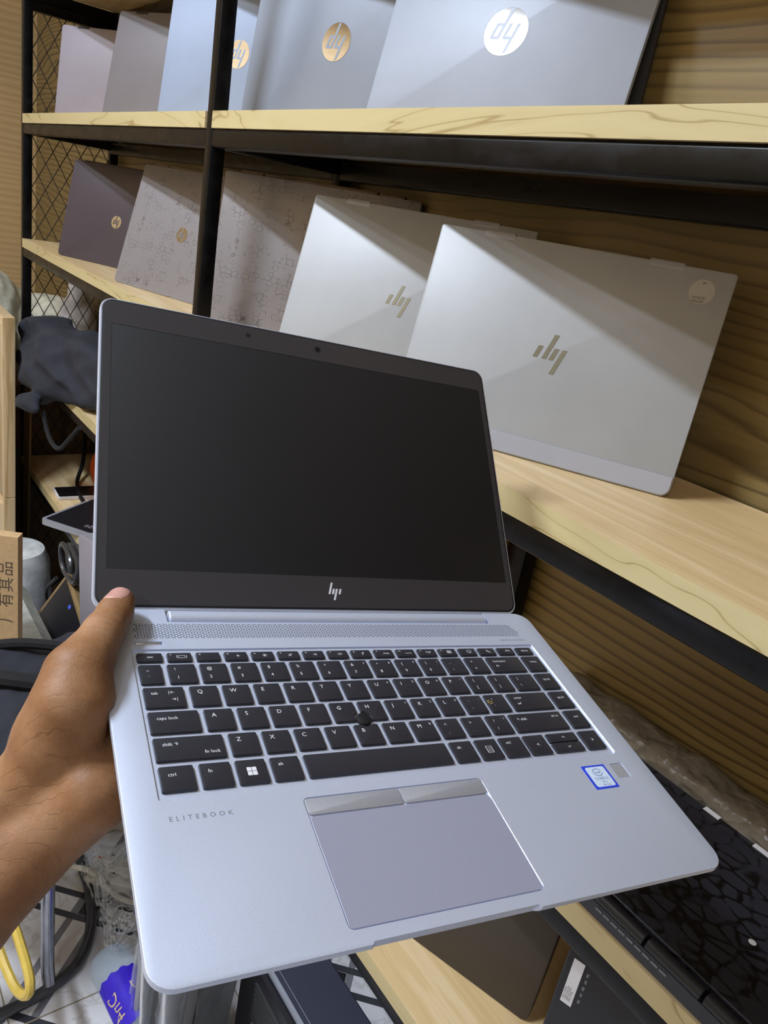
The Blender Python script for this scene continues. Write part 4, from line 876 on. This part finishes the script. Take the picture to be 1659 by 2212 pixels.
# wooden crates, carton, foam on the far left
cr = empty('wooden_panel', T(-2.50, 0.426, FZ), 'pale pine framed panel leaning upright at the left edge', 'panel')
b = MB(); b.bbox(-0.30, 0.30, -0.016, 0.016, 0.0, 0.49, 0.002, 'crate'); b.build('lower_body', cr)
b = MB(); b.bbox(-0.30, 0.30, -0.016, 0.016, 0.4905, 0.995, 0.002, 'crate'); b.build('upper_body', cr)
for z0_, z1_ in ((0.52, 0.965), (0.03, 0.46)):
    b = MB(); ringmesh(b, rect(-0.295, z0_ - 0.015, 0.296, z1_ + 0.015, 0.002, 2), rect(-0.255, z0_ + 0.015, 0.262, z1_ - 0.015, 0.002, 2), 0.0, 0.008, 'crate')
    vs = [(x, -0.016 - z, y) for x, y, z in b.v]; b.v = vs; b.build('door_frame', cr)
    b = MB(); b.box(-0.255, 0.262, -0.019, -0.0163, z0_ + 0.015, z1_ - 0.015, 'sack_white'); b.build('door_panel', cr)
cr.rotation_euler = (0, 0, 0)
b = MB(); b.xf = T(-2.50, 0.498, FZ) @ Matrix.Rotation(R(3), 4, 'Y'); b.box(-0.012, 0.062, 0.024, 0.030, 0.0, 0.88, 'card_dark'); tag(b.build('cardboard_sheet'), 'narrow brown cardboard strip leaning beside the left post', 'cardboard')
b = MB(); b.xf = T(-2.47, 0.49, -0.505) @ Matrix.Rotation(R(80), 4, 'X'); 
for rr in (0.030, 0.018): b.tube([(rr * math.cos(k / 20 * 6.283), rr * math.sin(k / 20 * 6.283), 0) for k in range(20)], 0.005, 'foam_grey', 6, True)
tag(b.build('foam_roll_end'), 'small rolled foam sheet on top of the brown cardboard strip', 'foam')
b = MB(); b.lathe([(0.06, 0.0), (0.098, 0.01), (0.101, 0.10), (0.097, 0.22), (0.092, 0.33), (0.078, 0.365), (0.05, 0.372)], 'foam', 40, (-2.13, 0.425, FZ + 0.001)); tag(b.build('foam_roll'), 'tall grey white foam roll standing beside the carton', 'foam')
b = MB(); b.bbox(-1.90, -1.445, 0.02, 0.40, FZ, -0.976, 0.03, 'foam_grey'); tag(b.build('foam_pad'), 'pale grey foam pad under the carton with printed characters', 'foam')
cb = empty('carton', T(-1.512, 0.308, -0.9755) @ Matrix.Rotation(R(58), 4, 'Z'), 'brown cardboard carton with printed characters at the left edge', 'box')
b = MB(); b.box(-0.30, 0.0, 0.0, 0.025, 0.0, 0.278, 'card'); b.build('body', cb)
b = MB(); b.poly([(-0.30, 0.002), (-0.045, 0.002), (-0.04, 0.03), (-0.06, 0.075), (-0.30, 0.06)], 0.0002, 0.0012, 'card_dark'); b.v = [(x, -z, y) for x, y, z in b.v]; b.build('flap', cb)
b = MB()
for i, ch in enumerate('\u54c1\u5176\u6709\u5382'):
    add_text(b, ch, -0.012, 0.190 - i * 0.036, 0.0003, 0.034, 'ink', 0.0, rot=math.pi / 2)
b.v = [(x, -z, y) for x, y, z in b.v]
b.f = [f[::-1] for f in b.f] if False else b.f
b.build('printed_characters', cb)
# water bottles
def bottle(label, m4, Rr=0.040, L=0.27, lab=(0.06, 0.16)):
    r = empty('water_bottle', m4, label, 'bottle', 'clear water bottles on the floor'); b = MB()
    pr = [(0.55, 0), (0.86, 0.004), (1.0, 0.018), (0.97, 0.035), (1.0, 0.05), (0.96, 0.06), (0.96, 0.165), (1.0, 0.175), (0.97, 0.185), (0.9, 0.20), (0.6, 0.232), (0.36, 0.246), (0.34, 0.262)]
    b.lathe([(Rr * a, c * L / 0.27) for a, c in pr], 'bottle', 28); b.build('bottle_body', r)
    b = MB(); n = 28; vs = []; fs = []
    for k in range(n + 1):
        a = -2.0 + 4.0 * k / n; w_ = 0.0025 * math.sin(k * 1.7)
        vs += [(Rr * 0.985 * math.cos(a), Rr * 0.985 * math.sin(a), lab[0] + w_), (Rr * 0.985 * math.cos(a), Rr * 0.985 * math.sin(a), lab[1] - w_ * 0.6)]
    for k in range(n): fs.append((2 * k, 2 * k + 2, 2 * k + 3, 2 * k + 1))
    b.add(vs, fs, 'blue_label'); 
    tv, tf = text_geo('Dn4', 0.03, 0, 2, 1.0)
    [b.add([(Rr * 1.0 * math.cos(q0 + y / Rr), Rr * 1.0 * math.sin(q0 + y / Rr), lab[0] + 0.03 + x) for x, y, _ in tv], tf, 'gold') for q0 in (-1.5, 0.0, 1.2)]; b.build('label', r)
    b = MB(); b.lathe([(Rr * 0.38, L - 0.012), (Rr * 0.38, L + 0.006), (Rr * 0.3, L + 0.008)], 'intelblue', 20); b.build('cap', r); return r
def lay(x, y, yaw, rr, roll=0.0): return T(x, y, FZ + rr) @ Matrix.Rotation(R(yaw), 4, 'Z') @ Matrix.Rotation(R(90), 4, 'Y') @ Matrix.Rotation(R(roll), 4, 'Z')
bottle('clear bottle with a violet label lying alone on the tiles', lay(-1.020, 0.362, 4, 0.041, 150))
bottle('clear bottle lying half hidden beneath the front corner of the laptop', lay(-0.985, 0.452, 6, 0.041, 170))
bottle('clear bottle standing behind the thumb near the router', T(-2.0, 0.575, FZ + 0.001) @ Matrix.Rotation(R(-60), 4, 'Z'), 0.038, 0.27, (0.045, 0.16))
# stool and backpack
st = empty('stool', T(-1.2, 0.2, FZ), 'tubular metal stool carrying the black backpack', 'stool')
def S_(pts): return [(x + 1.2, y - 0.2, z - FZ) for x, y, z in pts]
b = MB(); b.tube(spline(S_([(-1.36, 0.10, FZ + .011), (-1.40, 0.28, FZ + .011), (-1.34, 0.375, FZ + .011), (-1.25, 0.385, FZ + .011), (-1.17, 0.375, FZ + .011), (-1.10, 0.35, FZ + .011), (-1.05, 0.31, FZ + .011), (-1.028, 0.258, FZ + .011), (-1.02, 0.20, FZ + .011), (-1.02, 0.08, FZ + .011), (-1.06, -0.02, FZ + .011)]), 8), 0.0105, 'tubedark', 12); b.build('floor_hoop', st)
b = MB(); b.tube(S_([(-1.033, 0.262, FZ + .018), (-1.045, 0.262, FZ + .05), (-1.05, 0.262, -1.2), (-1.05, 0.262, -1.03)]), 0.0115, 'tube', 12); b.build('leg', st)
b = MB(); b.tube(S_([(-1.39, 0.23, FZ + .018), (-1.37, 0.23, FZ + .05), (-1.36, 0.23, -1.2), (-1.36, 0.23, -1.03)]), 0.0115, 'tube', 12); b.build('leg', st)
b = MB(); b.lathe([(0.17, 0), (0.185, 0.008), (0.185, 0.03), (0.17, 0.04)], 'soft_black', 36, S_([(-1.215, 0.25, -1.03)])[0]); b.build('seat', st)
def bp(P):
    d = smin(rbox(P, (-1.215, 0.27, -0.92), (0.19, 0.17, 0.068), 0.05), ell(P, (-1.15, 0.22, -0.885), (0.13, 0.11, 0.06)), 0.03)
    g = 0.004 * np.abs(np.sin((P[..., 0] * 0.8 + P[..., 1]) * 60)) * (P[..., 2] > -0.9)
    return np.maximum(d + nz(P, 20, 0.007, 2) + g, -0.9885 - P[..., 2])
bpk = empty('backpack', T(0, 0, 0), 'black fabric backpack on the stool behind the forearm', 'backpack')
soft('bag_body', bp, (-1.46, 0.05, -1.0), (-0.97, 0.49, -0.80), 0.0085, 'cloth_navy', bpk)
b = MB(); b.tube(spline([(-1.39, 0.16, -0.862), (-1.34, 0.28, -0.835), (-1.27, 0.39, -0.845), (-1.16, 0.42, -0.865), (-1.06, 0.38, -0.88)], 8), 0.010, 'cloth_black', 8); b.build('piping', bpk)
b = MB(); b.tube(spline([(-1.30, 0.12, -0.845), (-1.22, 0.22, -0.822), (-1.15, 0.33, -0.835), (-1.09, 0.38, -0.865)], 8), 0.014, 'cloth_black', 8); b.build('strap', bpk)
cable('yellow_hose', [(-1.10, 0.172, -0.98), (-1.03, 0.183, -1.08), (-0.95, 0.19, -1.10), (-0.865, 0.192, -1.11), (-0.853, 0.186, -1.13), (-0.885, 0.175, -1.14), (-0.95, 0.165, -1.12), (-1.03, 0.16, -1.08)], 0.0072, 'yellow', 'yellow tube looping down at the lower left corner', 'tube')
b = MB(); 
for k in range(22): b.tube([(-1.075 + 0.001 * math.sin(k), 0.10, -1.05 - 0.011 * k), (-0.982 - 0.0008 * k + 0.002 * math.sin(k * 2), 0.165, -1.05 - 0.011 * k)], 0.0065, 'corduroy', 8)
tag(b.build('ribbed_cloth'), 'brown ribbed cloth hanging at the left edge below the forearm', 'cloth')
# power strips under a clear plastic bag
def power_strip(x, y, yaw, label, n=2):
    r = empty('power_strip', T(x, y, FZ) @ Matrix.Rotation(R(yaw), 4, 'Z'), label, 'power strip', 'white socket strips')
    b = MB(); b.loft(rect(0, 0, 0.085 * n, 0.072, 0.010, 5), [(0, 0.002), (0.003, 0), (0.026, 0), (0.030, 0.003)], 'plug'); b.build('housing', r)
    for k in range(n):
        b = MB(); cx = 0.042 + 0.085 * k
        for dx_, dy_, w_, h_ in ((0, 0.016, 0.0035, 0.006), (-0.011, -0.010, 0.0055, 0.003), (0.011, -0.010, 0.0055, 0.003)): b.box(cx + dx_ - w_ / 2, cx + dx_ + w_ / 2, 0.036 + dy_ - h_ / 2, 0.036 + dy_ + h_ / 2, 0.0298, 0.0304, 'soft_black')
        b.build('socket', r)
    b = MB(); b.box(0.006, 0.02, 0.058, 0.062, 0.0298, 0.0303, 'red'); b.build('switch_mark', r); return r
power_strip(-1.225, 0.375, 52, 'white socket strip lying on the tiles behind the wrist')
power_strip(-1.375, 0.445, 60, 'white socket strip further back beneath clear plastic')
cable('white_cable', [(-1.28, 0.36, FZ + .02), (-1.22, 0.39, FZ + .045), (-1.16, 0.425, FZ + .02), (-1.13, 0.48, FZ + .006), (-1.16, 0.55, FZ + .006)], 0.006, 'plug', 'off white cable curving in front of the socket strip', 'cable')
softw('clear_bag', lambda P: np.abs(rbox(P, (-1.14, 0.46, FZ + 0.05), (0.10, 0.085, 0.042), 0.03) + nz(P, 34, 0.010, 2) + nz(P, 90, 0.003, 5)) - 0.0015, (-1.27, 0.34, FZ + 0.0015), (-1.01, 0.57, FZ + 0.12), 0.0045, 'clear', label='crumpled clear plastic bag on the tiles beside the socket strips', cat='bag')
# desktop computer standing at the bottom
pc = empty('desktop_computer', T(-0.725, 0.477, FZ), 'dark blue slim desktop computer with a vent grille on the floor', 'computer')
b = MB(); b.bbox(0, 0.36, 0.0, 0.09, 0.0, 0.339, 0.003, 'pc_blue'); b.build('case', pc)
b = MB(); b.box(0.0, 0.36, -0.0015, 0.004, 0.333, 0.3405, 'lid_silver'); b.build('trim', pc)
b = MB(); b.box(0.0, 0.36, 0.012, 0.0126, 0.3388, 0.3396, 'lid_strip'); b.build('seam', pc)
b = MB(); b.box(0.0, 0.36, -0.010, -0.0002, 0.0, 0.328, 'soft_black')
for k in range(12): b.box(0.045, 0.34, -0.013, -0.010, 0.30 - 0.011 * k, 0.305 - 0.011 * k, 'base_dark')
b.build('vent_grille', pc)
b = MB(); b.xf = T(0.062, -0.0135, 0.225) @ Matrix(((1, 0, 0, 0), (0, 0, -1, 0), (0, 1, 0, 0), (0, 0, 0, 1))); round_logo(b, 0, 0, 0.012, 0, 0.0006, 'chrome', 'soft_black', False); b.build('logo', pc)
# packages standing left of the computer
pk = [(-0.985, 'clear', .19, .006, 'thin clear plastic sleeve beside the lying bottle'), (-0.945, 'lid_strip', .20, .008, 'grey sleeve packed next to the bottle, leftmost of the upright packages'), (-0.905, 'paper', .185, .006, 'white packet between two grey sleeves under the laptop'),
      (-0.87, 'soft_black', .24, .018, 'black package standing between pale sleeves'), (-0.83, 'lid_strip', .25, .010, 'grey sleeve right of the black package'), (-0.80, 'paper', .23, .006, 'white packet right of the middle, beside the dark charger'), (-0.765, 'base_dark', .27, .016, 'dark charger package next to the desktop computer')]
for i, (x, m_, hh_, th, lb) in enumerate(pk):
    x += 0.075 - 0.004 * i; hh_ = 0.20 + 0.028 * i
    r = empty('package', T(x, 0.36, FZ + 0.001) @ Matrix.Rotation(R(118 + 4 * (i % 3)), 4, 'Z') @ Matrix.Rotation(R(4 - 3 * (i % 3)), 4, 'X'), lb, 'package', 'upright packages by the computer')
    b = MB(); b.bbox(0, 0.12, -th / 2, th / 2, 0.006, hh_, 0.002, m_); b.build('content', r)
    if m_ != 'clear':
        b = MB()
        for sgn in (-1, 1):
            vs = []; fs = []
            for p in range(9):
                for q in range(13): vs.append((-0.004 + 0.128 * p / 8, sgn * (th / 2 + 0.0035 + 0.0025 * math.sin(p * 1.9 + q * 2.3 + i)), 0.004 + (hh_ + 0.012) * q / 12))
            for p in range(8):
                for q in range(12): a = p * 13 + q; fs.append((a, a + 13, a + 14, a + 1))
            b.add(vs, fs, 'clear')
        b.build('plastic_wrap', r)
# small clutter beside the foam roll
b = MB(); b.bbox(-1.98, -1.84, 0.44, 0.50, FZ, FZ + 0.04, 0.004, 'base_dark'); b.box(-1.97, -1.85, 0.437, 0.441, FZ + 0.008, FZ + 0.03, 'soft_black'); tag(b.build('black_charger'), 'black charger brick on the floor right of the foam roll', 'charger')
softw('clear_wrapping', lambda P: np.abs(ell(P, (-1.99, 0.535, FZ + 0.07), (0.09, 0.06, 0.07)) + nz(P, 55, 0.012, 2)) - 0.0016, (-2.12, 0.45, FZ + 0.0015), (-1.88, 0.63, FZ + 0.18), 0.0055, 'clear', label='shiny crumpled clear wrapping on the floor behind the foam roll', cat='plastic')
# ------------------------------------------------------------------ lift everything so that the floor is z = 0
bpy.context.view_layer.update()
for o in SC.objects:
    if o.parent is None: o.location.z += CZ
